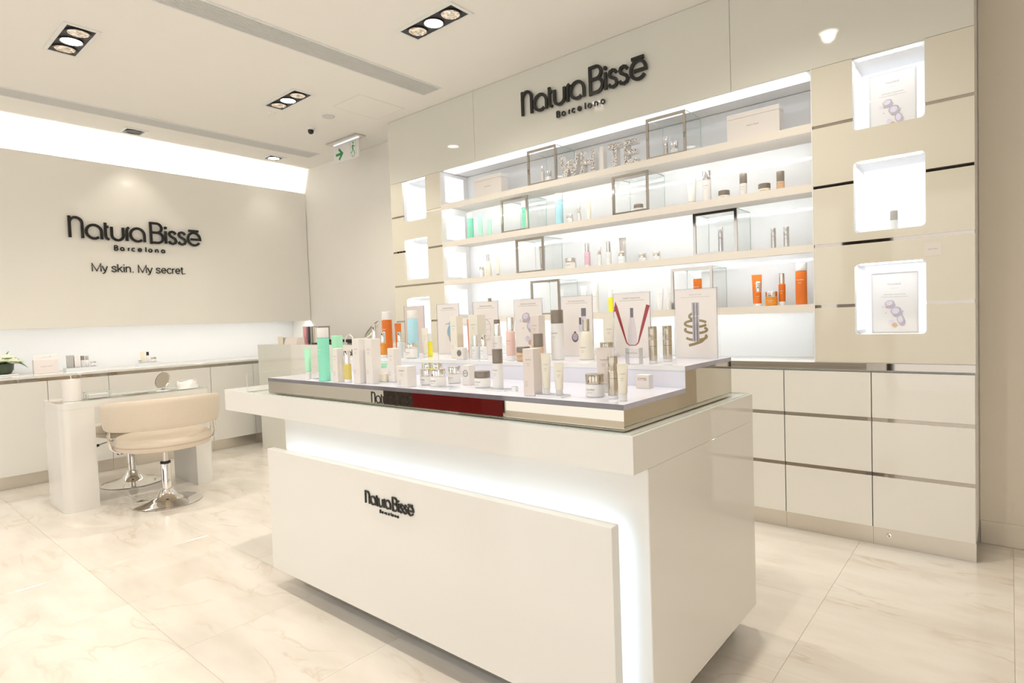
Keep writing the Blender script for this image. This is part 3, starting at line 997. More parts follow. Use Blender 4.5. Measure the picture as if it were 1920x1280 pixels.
prod('carton', 'tall white carton, second to the golden oil bottle, before the orange bottles', 'carton', -0.208, -2.000, Z1, 'carton', 0.044, 0.180, 'p_carton', group=G1)
prod('jar', 'small jar with mint lid at the back of the lower tier', 'jar', -0.338, -1.850, Z1, 'jar', 0.032, 0.068, 'p_white', 'p_mint', 0.3, group=G1)
prod('carton', 'very low white carton on an acrylic tile on the lower tier', 'carton', -0.173, -1.965, Z1 + 0.006, 'carton', 0.040, 0.032, 'p_cream', pm=False, group=G1)
prod('carton', 'lilac-white carton of medium height before the clear cream jar', 'carton', -0.123, -1.960, Z1 + 0.006, 'carton', 0.038, 0.134, 'p_carton', group=G1)
prod('carton', 'short wide white carton next to the cluster of chrome-lidded jars', 'carton', 0.020, -2.020, Z1, 'carton', 0.060, 0.078, 'p_carton', d=0.045, group=G1)
JL = ['white jar with chrome lid touching the short wide carton', 'white jar with chrome lid standing foremost in the jar cluster', 'white jar with chrome lid at the badge-carton end of the jar cluster',
      'white jar with chrome lid at the back of the cluster beside the medium carton', 'white jar with chrome lid in the middle back of the jar cluster']
for (x, y, w, h), lb in zip([(0.050, -1.945, 0.054, 0.061), (0.134, -1.965, 0.060, 0.065), (0.112, -1.860, 0.052, 0.064), (-0.110, -1.800, 0.050, 0.068), (-0.050, -1.800, 0.050, 0.068)], JL):
    prod('cream_jar', lb, 'jar', x, y, Z1, 'jar', w, h, 'p_white', 'chrome', 0.42, group=G1)
c = prod('carton', 'small white carton with a round printed badge behind the jars on the lower tier', 'carton', 0.210, -1.880, Z1, 'carton', 0.036, 0.074, 'p_carton', pm=False, group=G1)
mb = MB()
stroke(mb, arc(0, 0.044, 0.0115, 0.0115, 0, 360, 20), 0.0024, lambda a, b, d: (a, -0.018 - d, b), 0.0005, None)
mb.build('badge', 'ink', c, smooth=False)
flat_text('NEW', 0.008, 'ink', 'badge_text', c, lambda a, b: (a, -0.0186, 0.0415 + b))
prod('cream_jar', 'white jar with matt taupe lid on the lower tier', 'jar', 0.316, -1.920, Z1, 'jar', 0.058, 0.058, 'p_white', 'p_taupe', 0.40, group=G1)
prod('lotion_bottle', 'slim clear-footed bottle with tall taupe cap on the lower tier', 'bottle', 0.427, -1.960, Z1 + 0.006, 'bottle', 0.036, 0.134, 'p_white', 'p_taupe', 0.36, group=G1)
prod('carton', 'tall blush carton beside the two cream tubes on the lower tier', 'carton', 0.616, -2.010, Z1, 'carton', 0.042, 0.146, 'p_blush', group=G1)
prod('cream_tube', 'cream tube touching the tall blush carton', 'tube', 0.665, -2.005, Z1 + 0.006, 'tube', 0.030, 0.125, 'p_ivory', 'p_white', 0.14, group=G1)
prod('cream_tube', 'shorter cream tube on the same acrylic tile, beside the glass cream jar', 'tube', 0.708, -1.998, Z1 + 0.006, 'tube', 0.030, 0.098, 'p_ivory', 'p_white', 0.14, group=G1)
prod('cream_jar', 'large ivory glass jar with gold lid near the riser corner', 'jar', 0.808, -1.955, Z1, 'jar', 0.058, 0.068, 'p_white', 'p_gold', 0.42, group=G1)
prod('serum_bottle', 'polished gold metal serum bottle beside the large gold-lidded jar', 'bottle', 0.877, -1.967, Z1, 'lux', 0.029, 0.123, 'p_gold', 'p_gold', 0.34, group=G1)
prod('cream_tube', 'wide blush tube behind the gold serum bottle', 'tube', 0.777, -1.850, Z1, 'tube', 0.050, 0.139, 'p_blush', 'p_white', 0.2, group=G1)
prod('cream_tube', 'small ivory tube nearest the front corner of the riser', 'tube', 0.925, -1.995, Z1, 'tube', 0.031, 0.104, 'p_ivory', 'p_white', 0.2, group=G1)
c = prod('carton', 'small white box with red print at the back of the lower tier', 'carton', 0.845, -1.715, Z1, 'carton', 0.046, 0.044, 'p_carton', d=0.03, pm=False, group=G1)
flat_text('CYTES', 0.011, 'ink_red', 'print', c, lambda a, b: (a, -0.0154, 0.027 + b))
TL = ['thin clear acrylic tile under the mint tube at the riser end', 'thin clear acrylic tile under the lilac-white and very low cartons', 'empty clear acrylic tile before the chrome-lidded jars', 'thin clear acrylic tile under the slim taupe-capped bottle', 'thin clear acrylic tile under the two cream tubes']
for (x, y, w, d, z), lb in zip([(-0.60, -2.00, 0.0, 0, 0), (-0.148, -1.965, 0.115, 0.060, 0), (0.205, -2.000, 0.10, 0.055, 0), (0.427, -1.962, 0.10, 0.052, 0), (0.688, -2.004, 0.095, 0.052, 0)], TL):
    if w == 0:
        continue
    t = thing('acrylic_tile', lb, 'acrylic tile', (x, y, Z1 + 0.0002), group='acrylic tiles on the lower tier')
    pane((-w / 2, -d / 2, 0), (w / 2, d / 2, 0.0058), 'z', 'plate', t, 'acrylic', 'p_clear')
t = thing('acrylic_tile', 'empty clear acrylic tile beside the mint gradient tube', 'acrylic tile', (-0.592, -2.005, Z1 + 0.0002), group='acrylic tiles on the lower tier')
pane((-0.035, -0.03, 0), (0.035, 0.03, 0.0058), 'z', 'plate', t, 'acrylic', 'p_clear')
for x, y, lb in ((0.500, -1.96, 'tiny clear acrylic cube between the taupe-capped bottle and the blush carton'), (0.530, -1.93, 'tiny clear acrylic cube, the further of the pair before the upper step')):
    t = thing('acrylic_cube', lb, 'acrylic cube', (x, y, Z1 + 0.0002))
    pane((-0.008, -0.008, 0), (0.008, 0.008, 0.016), 'z', 'block', t, 'acrylic', 'p_clear')

# upper tier
prod('lotion_bottle', 'tall orange bottle with white cap on the upper tier', 'bottle', -0.791, -1.470, Z2, 'bottle', 0.054, 0.231, 'p_orange', 'p_white', 0.19, 'ink_white', group=G2)
prod('serum_bottle', 'slim orange serum with long chrome cap at the end of the upper tier', 'bottle', -0.700, -1.620, Z2, 'serum', 0.033, 0.169, 'p_orange', 'chrome', 0.45, 'ink_white', group=G2)
prod('serum_bottle', 'short amber serum with chrome cap before the tall orange bottle', 'bottle', -0.633, -1.620, Z2, 'serum', 0.031, 0.127, 'p_amber', 'chrome', 0.42, 'ink_white', group=G2)
prod('cream_tube', 'orange tube behind a clear bottle on the upper tier', 'tube', -0.626, -1.530, Z2, 'tube', 0.034, 0.167, 'p_orange', 'p_white', 0.12, 'ink_white', group=G2)
prod('serum_bottle', 'clear bottle with chrome cap before the orange tube', 'bottle', -0.529, -1.600, Z2, 'serum', 0.030, 0.125, 'p_clear', 'chrome', 0.40, group=G2)
prod('lotion_bottle', 'tall sky blue bottle with white cap on the upper tier', 'bottle', -0.470, -1.565, Z2, 'bottle', 0.051, 0.228, 'p_blue', 'p_white', 0.18, 'ink_white', group=G2)
prod('cream_jar', 'square-shouldered white jar with chrome lid before the sky blue bottle', 'jar', -0.415, -1.625, Z2, 'jar', 0.055, 0.072, 'p_white', 'chrome', 0.35, group=G2)
prod('cream_tube', 'slim white tube between the sky blue bottle and the yellow bottle', 'tube', -0.390, -1.560, Z2, 'tube', 0.032, 0.140, 'p_ivory', 'p_white', 0.12, group=G2)
prod('serum_bottle', 'small bright yellow bottle with white cap on the upper tier', 'bottle', -0.427, -1.500, Z2, 'bottle', 0.030, 0.112, 'p_yellow', 'p_white', 0.35, 'ink', group=G2)
prod('carton', 'tall white carton with coral side before the pale blue card', 'carton', -0.181, -1.550, Z2, 'carton', 0.042, 0.191, 'p_ivory', group=G2)
c = prod('carton', 'small white carton with a solid black round badge on the upper tier', 'carton', -0.085, -1.620, Z2, 'carton', 0.042, 0.051, 'p_carton', d=0.03, pm=False, group=G2)
mb = MB()
stroke(mb, ('dot', 0, 0.028, 0.014), 0, lambda a, b, d: (a, -0.015 - d, b), 0.0005, None)
mb.build('badge', 'ink', c, smooth=False)
prod('cream_tube', 'thin coral tube squeezed behind the white carton on the upper tier', 'tube', -0.140, -1.505, Z2, 'tube', 0.026, 0.175, 'p_coral', 'p_coral', 0.10, 'ink_white', group=G2)
prod('carton', 'broad white carton behind the pair of chrome-capped clear bottles', 'carton', -0.085, -1.515, Z2, 'carton', 0.056, 0.194, 'p_ivory', group=G2)
prod('serum_bottle', 'clear bottle with chrome cap, first of the matching pair', 'bottle', -0.033, -1.585, Z2, 'serum', 0.036, 0.104, 'p_clear', 'chrome', 0.48, group=G2)
prod('serum_bottle', 'clear bottle with chrome cap, second of the matching pair beside the tall pump', 'bottle', 0.016, -1.585, Z2, 'serum', 0.033, 0.104, 'p_clear', 'chrome', 0.48, group=G2)
c = prod('pump_bottle', 'tall clear bottle with chrome collar and taupe tip on the upper tier', 'bottle', 0.048, -1.530, Z2, 'serum', 0.038, 0.150, 'p_white', 'chrome', 0.35, group=G2)
cap_top(c, 0.026, 0.1505, 0.169, 'p_taupe')
prod('lotion_bottle', 'pale pink bottle with long chrome cap on the upper tier', 'bottle', 0.192, -1.610, Z2, 'serum', 0.038, 0.176, 'p_pink', 'chrome', 0.32, group=G2)
prod('cream_jar', 'beige glass jar with flat taupe lid on the upper tier', 'jar', 0.270, -1.627, Z2, 'jar', 0.056, 0.057, 'p_skin', 'p_taupe', 0.38, group=G2)
prod('carton', 'tall blush carton before the jewelled jar card', 'carton', 0.249, -1.500, Z2, 'carton', 0.044, 0.180, 'p_blush', group=G2)
prod('foundation_bottle', 'beige foundation bottle with big taupe cap on the upper tier', 'bottle', 0.330, -1.605, Z2, 'bottle', 0.040, 0.108, 'p_skin', 'p_taupe', 0.48, group=G2)
prod('lotion_bottle', 'tall white bottle with big taupe cap, highest beside the purple card', 'bottle', 0.370, -1.530, Z2, 'bottle', 0.051, 0.199, 'p_white', 'p_taupe', 0.27, group=G2)
prod('lotion_bottle', 'ivory cone-shouldered bottle with gold cap before the purple card', 'bottle', 0.487, -1.500, Z2, 'taper', 0.060, 0.159, 'p_ivory', 'p_gold', 0.30, group=G2)
prod('cream_jar', 'ivory jar with gold lid half hidden by the wide blush tube', 'jar', 0.590, -1.520, Z2, 'jar', 0.051, 0.069, 'p_white', 'p_gold', 0.3, group=G2)
prod('cream_tube', 'ivory tube between the purple card and the red ribbon card', 'tube', 0.551, -1.435, Z2, 'tube', 0.046, 0.159, 'p_ivory', 'p_white', 0.12, group=G2)
prod('serum_bottle', 'polished gold metal bottle before the red ribbon card', 'bottle', 0.815, -1.590, Z2, 'lux', 0.029, 0.127, 'p_gold', 'p_gold', 0.36, group=G2)
prod('serum_bottle', 'polished gold metal bottle between the red ribbon card and the gold spiral card', 'bottle', 0.826, -1.500, Z2, 'lux', 0.032, 0.126, 'p_gold', 'p_gold', 0.38, group=G2)
t = thing('acrylic_cube', 'clear acrylic block with a printed label on the front edge of the upper tier', 'acrylic cube', (0.765, -1.632, Z2 + 0.0004))
pane((-0.026, -0.014, 0), (0.026, 0.014, 0.055), 'y', 'block', t, 'acrylic', 'p_clear')
flat_text('Diamond Drops', 0.0085, 'ink', 'print', t, lambda a, b: (a * 0.75, -0.0146, 0.036 + b))

# card holders
HL = ['acrylic card holder with a plain blush card behind the sky blue bottle', 'acrylic card holder whose card shows a pale blue sail shape', 'acrylic card holder whose card shows faint silver outlines',
      'acrylic card holder whose card shows falling jewelled jars', 'acrylic card holder whose card shows purple bottles and an orb', 'acrylic card holder whose card shows a red ribbon round a clear bottle', 'acrylic card holder whose card shows a silver bottle in a gold spiral']
TT = ['', 'C+C VITAMIN', 'ESSENTIAL SHOCK', 'DIAMOND COLLECTION', 'THE CURE COLLECTION', 'INHIBIT COLLECTION', 'OXYGEN']
TT = ['', '', '', 'DIAMOND COLLECTION', 'THE CURE COLLECTION', 'INHIBIT COLLECTION', 'INSPIRATION']

def blob(mb, pts, pl, mi):
    mb.layer = getattr(mb, 'layer', 0) + 1
    mb.add([pl(a, b, 0.0005 + mb.layer * 0.00012) for a, b in pts], [tuple(range(len(pts)))], mi)

def bottle_pts(cx, y0, w, hb, cw, hc):
    return [(cx - w / 2, y0), (cx + w / 2, y0), (cx + w / 2, y0 + hb * 0.85), (cx + cw / 2, y0 + hb), (cx - cw / 2, y0 + hb), (cx - w / 2, y0 + hb * 0.85)], \
           [(cx - cw / 2, y0 + hb), (cx + cw / 2, y0 + hb), (cx + cw / 2, y0 + hb + hc), (cx - cw / 2, y0 + hb + hc)]

def ell(cx, cy, rx, ry, rot=0, n=18):
    c_, s_ = math.cos(R(rot)), math.sin(R(rot))
    return [(cx + rx * math.cos(2 * PI * k / n) * c_ - ry * math.sin(2 * PI * k / n) * s_, cy + rx * math.cos(2 * PI * k / n) * s_ + ry * math.sin(2 * PI * k / n) * c_) for k in range(n)]

def jewel_jars(parent, pl, s, ox, oy):
    mb = MB()
    for cx, cy, rx, ry, rot in ((-0.022, 0.050, 0.022, 0.016, 20), (0.006, 0.010, 0.024, 0.021, 20), (0.026, -0.034, 0.016, 0.024, 5)):
        blob(mb, [(ox + s * a, oy + s * b) for a, b in ell(cx + 0.006, cy - 0.012, rx * 0.95, ry * 0.95, rot)], pl, 2)
        blob(mb, [(ox + s * a, oy + s * b) for a, b in ell(cx, cy, rx, ry, rot)], pl, 1)
        blob(mb, [(ox + s * a, oy + s * b) for a, b in ell(cx - 0.001, cy + 0.001, rx * 0.72, ry * 0.72, rot)], pl, 0)
    for cx, cy, rr, mi in ((-0.050, 0.032, 0.008, 0), (-0.034, 0.030, 0.006, 3), (0.000, -0.062, 0.012, 3), (-0.038, 0.0, 0.003, 2), (0.036, 0.008, 0.003, 2), (-0.014, -0.046, 0.013, 0)):
        blob(mb, [(ox + s * a, oy + s * b) for a, b in ell(cx, cy, rr, rr * 0.9)], pl, mi)
    return mb.build('picture', ['ink_lilac', 'ink_silver', 'ink_purple', 'p_skin'], parent, smooth=False)

for k in range(7):
    cx = -0.706 + 0.262 * k + 0.005
    w, hh = 0.163, 0.258
    t = thing('card_holder', HL[k], 'card holder', (cx, -1.352, Z2 + 0.0004), group='card holders along the back of the riser')
    pane((-w / 2, -0.006, 0), (w / 2, -0.0035, hh), 'y', 'front_sheet', t, 'acrylic', 'acrylic_edge')
    pane((-w / 2, 0.0, 0), (w / 2, 0.020, hh), 'y', 'back_sheet', t, 'acrylic_thick', 'acrylic')
    card = MB().box((-w / 2 + 0.003, -0.0033, 0.002), (w / 2 - 0.003, -0.0003, hh - 0.003)).build('card', 'p_blush' if k == 0 else 'card_paper', t, smooth=False)
    pl = lambda a, b, d: (a, -0.0033 - d * 0.4, b)
    if k == 0:
        continue
    if TT[k]:
        flat_text(TT[k], 0.0078, 'ink', 'title', card, lambda a, b: (a, -0.0035, 0.232 + b))
    mb = MB()
    stroke(mb, [(-0.056, 0.226), (0.056, 0.226)], 0.0012, pl, 0.0005, None)
    if not TT[k]:
        stroke(mb, [(-0.04, 0.235), (0.04, 0.235)], 0.003, pl, 0.0005, None)
    mb.build('rule', 'ink_grey', card, smooth=False)
    if k == 1:
        mb = MB()
        blob(mb, [(0.0, 0.150), (0.032, 0.150), (0.028, 0.195)], pl, 0)
        blob(mb, ell(0.005, 0.118, 0.014, 0.028, -10), pl, 0)
        blob(mb, ell(0.014, 0.085, 0.014, 0.026, 15), pl, 1)
        stroke(mb, [(-0.022, 0.152), (0.0, 0.156), (0.014, 0.142)], 0.005, pl, 0.0006, None, 1)
        mb.build('picture', ['ink_blue', 'ink_silver'], card, smooth=False)
    elif k == 2:
        mb = MB()
        for yy in (0.17, 0.145, 0.12, 0.09, 0.07):
            stroke(mb, [(-0.03, yy), (0.03, yy + 0.003)], 0.003, pl, 0.0005, None)
        stroke(mb, arc(0.0, 0.12, 0.03, 0.05, 0, 360, 20), 0.0025, pl, 0.0005, None, 1)
        mb.build('picture', ['ink_lilac', 'ink_silver'], card, smooth=False)
    elif k == 3:
        jewel_jars(card, pl, 1.05, 0.008, 0.125)
    elif k == 4:
        mb = MB()
        for cx_, y0, ww, hb, cw, hc, mi in ((0.036, 0.115, 0.020, 0.055, 0.024, 0.034, 0), (0.018, 0.105, 0.018, 0.030, 0.012, 0.030, 0)):
            bp, cp = bottle_pts(cx_, y0, ww, hb, cw, hc)
            blob(mb, bp, pl, 1); blob(mb, cp, pl, 2)
        blob(mb, ell(-0.010, 0.080, 0.017, 0.020), pl, 2)
        blob(mb, ell(-0.010, 0.083, 0.013, 0.014), pl, 0)
        blob(mb, ell(-0.010, 0.103, 0.006, 0.004), pl, 2)
        mb.build('picture', ['ink_purple', 'ink_lilac', 'ink_darksilver'], card, smooth=False)
    elif k == 5:
        mb = MB()
        blob(mb, [(-0.021, 0.052), (0.021, 0.052), (0.019, 0.105), (0.010, 0.158), (-0.010, 0.158), (-0.019, 0.105)], pl, 0)
        blob(mb, [(-0.007, 0.158), (0.007, 0.158), (0.007, 0.196), (-0.007, 0.196)], pl, 1)
        path = [(-0.072, 0.205), (-0.045, 0.120), (-0.026, 0.058), (-0.014, 0.048), (0.014, 0.048), (0.026, 0.058), (0.045, 0.120), (0.072, 0.205)]
        wd = [0.016, 0.010, 0.005, 0.003, 0.003, 0.005, 0.012, 0.016]
        for q in range(7):
            (ax, ay), (bx, by) = path[q], path[q + 1]
            tt = Vector((bx - ax, by - ay)).normalized(); nn = Vector((-tt.y, tt.x))
            A, B = Vector((ax, ay)), Vector((bx, by))
            blob(mb, [A + nn * wd[q] / 2, A - nn * wd[q] / 2, B - nn * wd[q + 1] / 2, B + nn * wd[q + 1] / 2], pl, 2)
        blob(mb, [(-0.0805, 0.182), (-0.060, 0.190), (-0.072, 0.226)], pl, 2)
        mb.build('picture', ['ink_clear', 'ink_darksilver', 'ink_red'], card, smooth=False)
    elif k == 6:
        mb = MB()
        for cy, aw, a0, a1 in ((0.155, 0.024, 100, 250), (0.128, 0.042, 20, 340), (0.105, 0.042, 150, 400), (0.080, 0.040, 200, 390)):
            stroke(mb, arc(0.0, cy, aw, 0.012, a0, a1, 16), 0.009, pl, 0.0004, None, 1)
        blob(mb, [(-0.013, 0.062), (0.013, 0.062), (0.013, 0.155), (-0.013, 0.155)], pl, 0)
        blob(mb, [(-0.014, 0.157), (0.014, 0.157), (0.014, 0.206), (-0.014, 0.206)], pl, 0)
        for sx in (-0.008, 0.004):
            blob(mb, [(sx, 0.064), (sx + 0.004, 0.064), (sx + 0.004, 0.204), (sx, 0.204)], pl, 2)
        stroke(mb, [(-0.028, 0.048), (-0.010, 0.052), (0.020, 0.062), (0.038, 0.078)], 0.010, pl, 0.0007, None, 1)
        mb.build('picture', ['ink_silver', 'ink_gold', 'ink_darksilver'], card, smooth=False)

# ------------------------------------------------------------------ products on the wall shelves
SHG = ['items on the top shelf', 'items on the second shelf', 'items on the third shelf', 'items on the lowest shelf']
def sp(row, *a, **k):
    a = list(a)
    prod(a[0], a[1], a[2], a[3], 0.10 if 'y' not in k else k.pop('y'), SH_T[row], *a[4:], group=SHG[row], **k)

CG = {(0, 0): 'glass display cube with chrome frame before the letter W', (0, 1): 'glass display cube with chrome frame after the letter E on the top shelf', (1, 0): 'glass display cube holding the tall green bottle',
      (1, 1): 'glass display cube holding a taupe-lidded jar', (2, 0): 'glass display cube holding a silver tube', (2, 1): 'glass display cube holding a chrome serum on the third shelf',
      (3, 0): 'glass display cube on the lowest shelf behind the purple card', (3, 1): 'glass display cube holding an orange bottle'}
CX = {(0, 0): (-0.965, -0.693), (0, 1): (0.0, 0.262), (1, 0): (-1.234, -0.973), (1, 1): (-0.256, 0.007), (2, 0): (-1.101, -0.834), (2, 1): (0.300, 0.550), (3, 0): (-0.971, -0.704), (3, 1): (0.145, 0.404)}
for (row, q), (a, b) in CX.items():
    t = thing('display_cube', CG[(row, q)], 'display cube', ((a + b) / 2, 0.004, SH_T[row] + 0.0004), group='glass cubes on the shelves')
    w = 0.262; hh = 0.250; bw = 0.016; dp = 0.24
    fr = MB()
    fr.box((-w / 2, 0, 0), (-w / 2 + bw, 0.012, hh)); fr.box((w / 2 - bw, 0, 0), (w / 2, 0.012, hh))
    fr.box((-w / 2 + bw, 0, 0), (w / 2 - bw, 0.012, bw * 0.6)); fr.box((-w / 2 + bw, 0, hh - bw), (w / 2 - bw, 0.012, hh))
    fr.build('frame', 'frame_metal', t, smooth=False)
    pane((-w / 2, 0.0125, 0), (-w / 2 + 0.004, dp, hh), 'x', 'pane', t)
    pane((w / 2 - 0.004, 0.0125, 0), (w / 2, dp, hh), 'x', 'pane', t)
    pane((-w / 2 + 0.0042, 0.0125, hh - 0.004), (w / 2 - 0.0042, dp, hh), 'z', 'pane', t)
    pane((-w / 2 + 0.0042, dp - 0.004, 0), (w / 2 - 0.0042, dp, hh - 0.0042), 'y', 'pane', t)

# top shelf
sp(0, 'serum_bottle', 'slim white serum with silver cap inside the cube before letter W', 'bottle', -0.892, 'serum', 0.026, 0.150, 'p_white', 'p_silver', 0.3, pm=False)
sp(0, 'cream_jar', 'small silver-lidded jar inside the cube before letter W', 'jar', -0.838, 'jar', 0.045, 0.100, 'p_clear', 'p_silver', 0.4, pm=False)
sp(0, 'serum_bottle', 'silver serum bottle inside the cube after letter E', 'bottle', 0.088, 'lux', 0.030, 0.140, 'p_silver', 'p_silver', 0.4)
sp(0, 'cream_jar', 'small silver-lidded jar inside the cube after letter E', 'jar', 0.144, 'jar', 0.050, 0.100, 'p_clear', 'p_silver', 0.45, pm=False)
for (a, b, lb) in ((0.489, 0.782, 'flat cream presentation box on the top shelf near the poster pillar'), (-1.56, -1.268, 'flat cream presentation box on the top shelf at the far end')):
    t = thing('presentation_box', lb, 'box', ((a + b) / 2, 0.06, SH_T[0] + 0.0004), group='presentation boxes')
    MB().box((-0.146, 0, 0), (0.146, 0.085, 0.135), b=0.002).build('base', 'p_carton', t)
    MB().box((-0.1465, -0.0005, 0.1355), (0.1465, 0.0855, 0.163), b=0.002).build('lid', 'p_carton', t)
    flat_text('natura bissé', 0.014, 'ink_gold', 'print', t, lambda x, z: (x, -0.0003, 0.08 + z))
# glitter letters
WH = {'W': (0.150, [[(0.0, 0.155), (0.036, 0.006)], [(0.036, 0.006), (0.072, 0.120)], [(0.072, 0.120), (0.108, 0.006)], [(0.108, 0.006), (0.144, 0.155)]]),
      'H': (0.110, [[(0.012, 0), (0.012, 0.155)], [(0.098, 0), (0.098, 0.155)], [(0.012, 0.078), (0.098, 0.078)]]),
      'I': (0.03, [[(0.012, 0), (0.012, 0.155)]]),
      'T': (0.12, [[(0.055, 0), (0.055, 0.142)], [(0.0, 0.142), (0.110, 0.142)]]),
      'E': (0.10, [[(0.012, 0), (0.012, 0.155)], [(0.012, 0.142), (0.092, 0.142)], [(0.012, 0.078), (0.085, 0.078)], [(0.012, 0.016), (0.092, 0.016)]])}
for ch, x in zip('WHITE', (-0.672, -0.503, -0.348, -0.290, -0.165)):
    lb = 'free-standing letter %s %s on the top shelf' % (ch, 'in plain white' if ch == 'I' else 'with glittering silver face')
    t = thing('standing_letter', lb, 'letter', (x, 0.02, SH_T[0] + 0.0008), group='standing letters spelling WHITE')
    b1, b2 = MB(), MB()
    for q, st in enumerate(WH[ch][1]):
        stroke(b1, st, 0.030, lambda a, b, d: (a, -d, b), 0.0, -0.045)
        stroke(b2, st, 0.027, lambda a, b, d: (a, -d, b), 0.0012 + q * 0.0004, 0.0002)
    b1.build('body', 'p_white', t, smooth=False)
    b2.build('face', 'p_white' if ch == 'I' else 'glitter', t, smooth=False)

# second shelf
sp(1, 'lotion_bottle', 'jade green bottle with white cap at the far end of the second shelf', 'bottle', -1.654, 'bottle', 0.053, 0.220, 'p_green', 'p_white', 0.2, 'ink_white')
sp(1, 'lotion_tube', 'taller mint green tube on the second shelf', 'tube', -1.541, 'tube', 0.044, 0.191, 'p_mint', 'p_white', 0.1, 'ink_white')
sp(1, 'lotion_tube', 'shorter mint green tube on the second shelf by the glass cube', 'tube', -1.439, 'tube', 0.037, 0.140, 'p_mint', 'p_white', 0.1, 'ink_white')
sp(1, 'lotion_bottle', 'jade green bottle with white cap inside the glass cube', 'bottle', -1.085, 'bottle', 0.058, 0.225, 'p_green', 'p_white', 0.18, 'ink_white', y=0.12)
sp(1, 'lotion_bottle', 'sky blue bottle with white cap on the second shelf', 'bottle', -0.753, 'bottle', 0.057, 0.234, 'p_blue', 'p_white', 0.18, 'ink_white')
sp(1, 'cream_jar', 'small white jar with chrome lid beside the sky blue shelf bottle', 'jar', -0.661, 'jar', 0.050, 0.071, 'p_white', 'chrome', 0.4)
sp(1, 'serum_bottle', 'thin white serum with chrome cap on the second shelf', 'bottle', -0.581, 'serum', 0.026, 0.129, 'p_white', 'chrome', 0.45, pm=False)
sp(1, 'cream_tube', 'slim white tube on the second shelf before the taupe jar cube', 'tube', -0.500, 'tube', 0.036, 0.138, 'p_ivory', 'p_white', 0.12)
sp(1, 'cream_jar', 'white jar with taupe lid inside the second shelf cube', 'jar', -0.115, 'jar', 0.062, 0.062, 'p_white', 'p_taupe', 0.4)
sp(1, 'cream_tube', 'large white tube beside the taupe jar cube', 'tube', 0.250, 'tube', 0.058, 0.181, 'p_white', 'p_white', 0.12)
sp(1, 'lotion_bottle', 'tall white bottle with silver cap on the second shelf', 'bottle', 0.347, 'bottle', 0.049, 0.193, 'p_white', 'p_silver', 0.28)
sp(1, 'cream_jar', 'low jar with taupe lid between two tall bottles on the second shelf', 'jar', 0.451, 'jar', 0.066, 0.057, 'p_white', 'p_taupe', 0.5)
sp(1, 'lotion_bottle', 'white bottle with dark taupe cap on the second shelf', 'bottle', 0.565, 'bottle', 0.042, 0.137, 'p_white', 'p_taupe', 0.42)
sp(1, 'cream_jar', 'low jar with taupe lid beside the beige foundation bottle', 'jar', 0.682, 'jar', 0.067, 0.058, 'p_cream', 'p_taupe', 0.5)
sp(1, 'foundation_bottle', 'beige foundation bottle with taupe cap at the near end of the second shelf', 'bottle', 0.770, 'bottle', 0.042, 0.112, 'p_skin', 'p_taupe', 0.5)
# third shelf
sp(2, 'cream_jar', 'small clear jar with chrome lid at the far end of the third shelf', 'jar', -1.544, 'jar', 0.040, 0.090, 'p_clear', 'chrome', 0.3, pm=False)
sp(2, 'lotion_bottle', 'ivory cone bottle with chrome cap at the far end of the third shelf', 'bottle', -1.470, 'taper', 0.056, 0.184, 'p_ivory', 'chrome', 0.3)
sp(2, 'cream_tube', 'slim white tube at the far end of the third shelf', 'tube', -1.367, 'tube', 0.034, 0.174, 'p_ivory', 'p_silver', 0.12)
sp(2, 'cream_tube', 'silver tube inside the far third shelf cube', 'tube', -0.920, 'tube', 0.044, 0.190, 'p_silver', 'p_silver', 0.14, pm=False)
sp(2, 'cream_jar', 'wide white jar with chrome lid next to the rose bottle', 'jar', -0.666, 'jar', 0.078, 0.079, 'p_white', 'chrome', 0.4)
sp(2, 'lotion_bottle', 'rose pink bottle with chrome cap on the third shelf', 'bottle', -0.524, 'serum', 0.041, 0.169, 'p_rose', 'chrome', 0.35)
sp(2, 'serum_bottle', 'shorter clear serum with chrome cap beside the rose bottle', 'bottle', -0.425, 'serum', 0.032, 0.135, 'p_clear', 'chrome', 0.42)
sp(2, 'serum_bottle', 'taller clear serum with chrome cap beside the silver tube', 'bottle', -0.351, 'serum', 0.036, 0.161, 'p_clear', 'chrome', 0.42)
sp(2, 'cream_tube', 'silver tube behind a small jar on the third shelf', 'tube', -0.274, 'tube', 0.049, 0.185, 'p_silver', 'p_silver', 0.14, y=0.16, pm=False)
sp(2, 'cream_jar', 'small white jar with chrome lid before the silver tube', 'jar', -0.250, 'jar', 0.050, 0.088, 'p_clear', 'chrome', 0.4)
sp(2, 'cream_jar', 'small white jar with chrome lid, first of the lone pair on the third shelf', 'jar', -0.096, 'jar', 0.050, 0.058, 'p_clear', 'chrome', 0.5)
sp(2, 'cream_jar', 'small white jar with chrome lid, second of the lone pair on the third shelf', 'jar', 0.005, 'jar', 0.048, 0.059, 'p_clear', 'chrome', 0.5)
sp(2, 'serum_bottle', 'chrome serum bottle inside the near third shelf cube', 'bottle', 0.425, 'lux', 0.029, 0.160, 'p_silver', 'p_silver', 0.4)
sp(2, 'serum_bottle', 'chrome serum bottle standing alone, the further of two', 'bottle', 0.727, 'lux', 0.026, 0.120, 'p_silver', 'p_silver', 0.4)
sp(2, 'serum_bottle', 'chrome serum bottle standing alone, next to the poster pillar', 'bottle', 0.796, 'lux', 0.029, 0.120, 'p_silver', 'p_silver', 0.4)
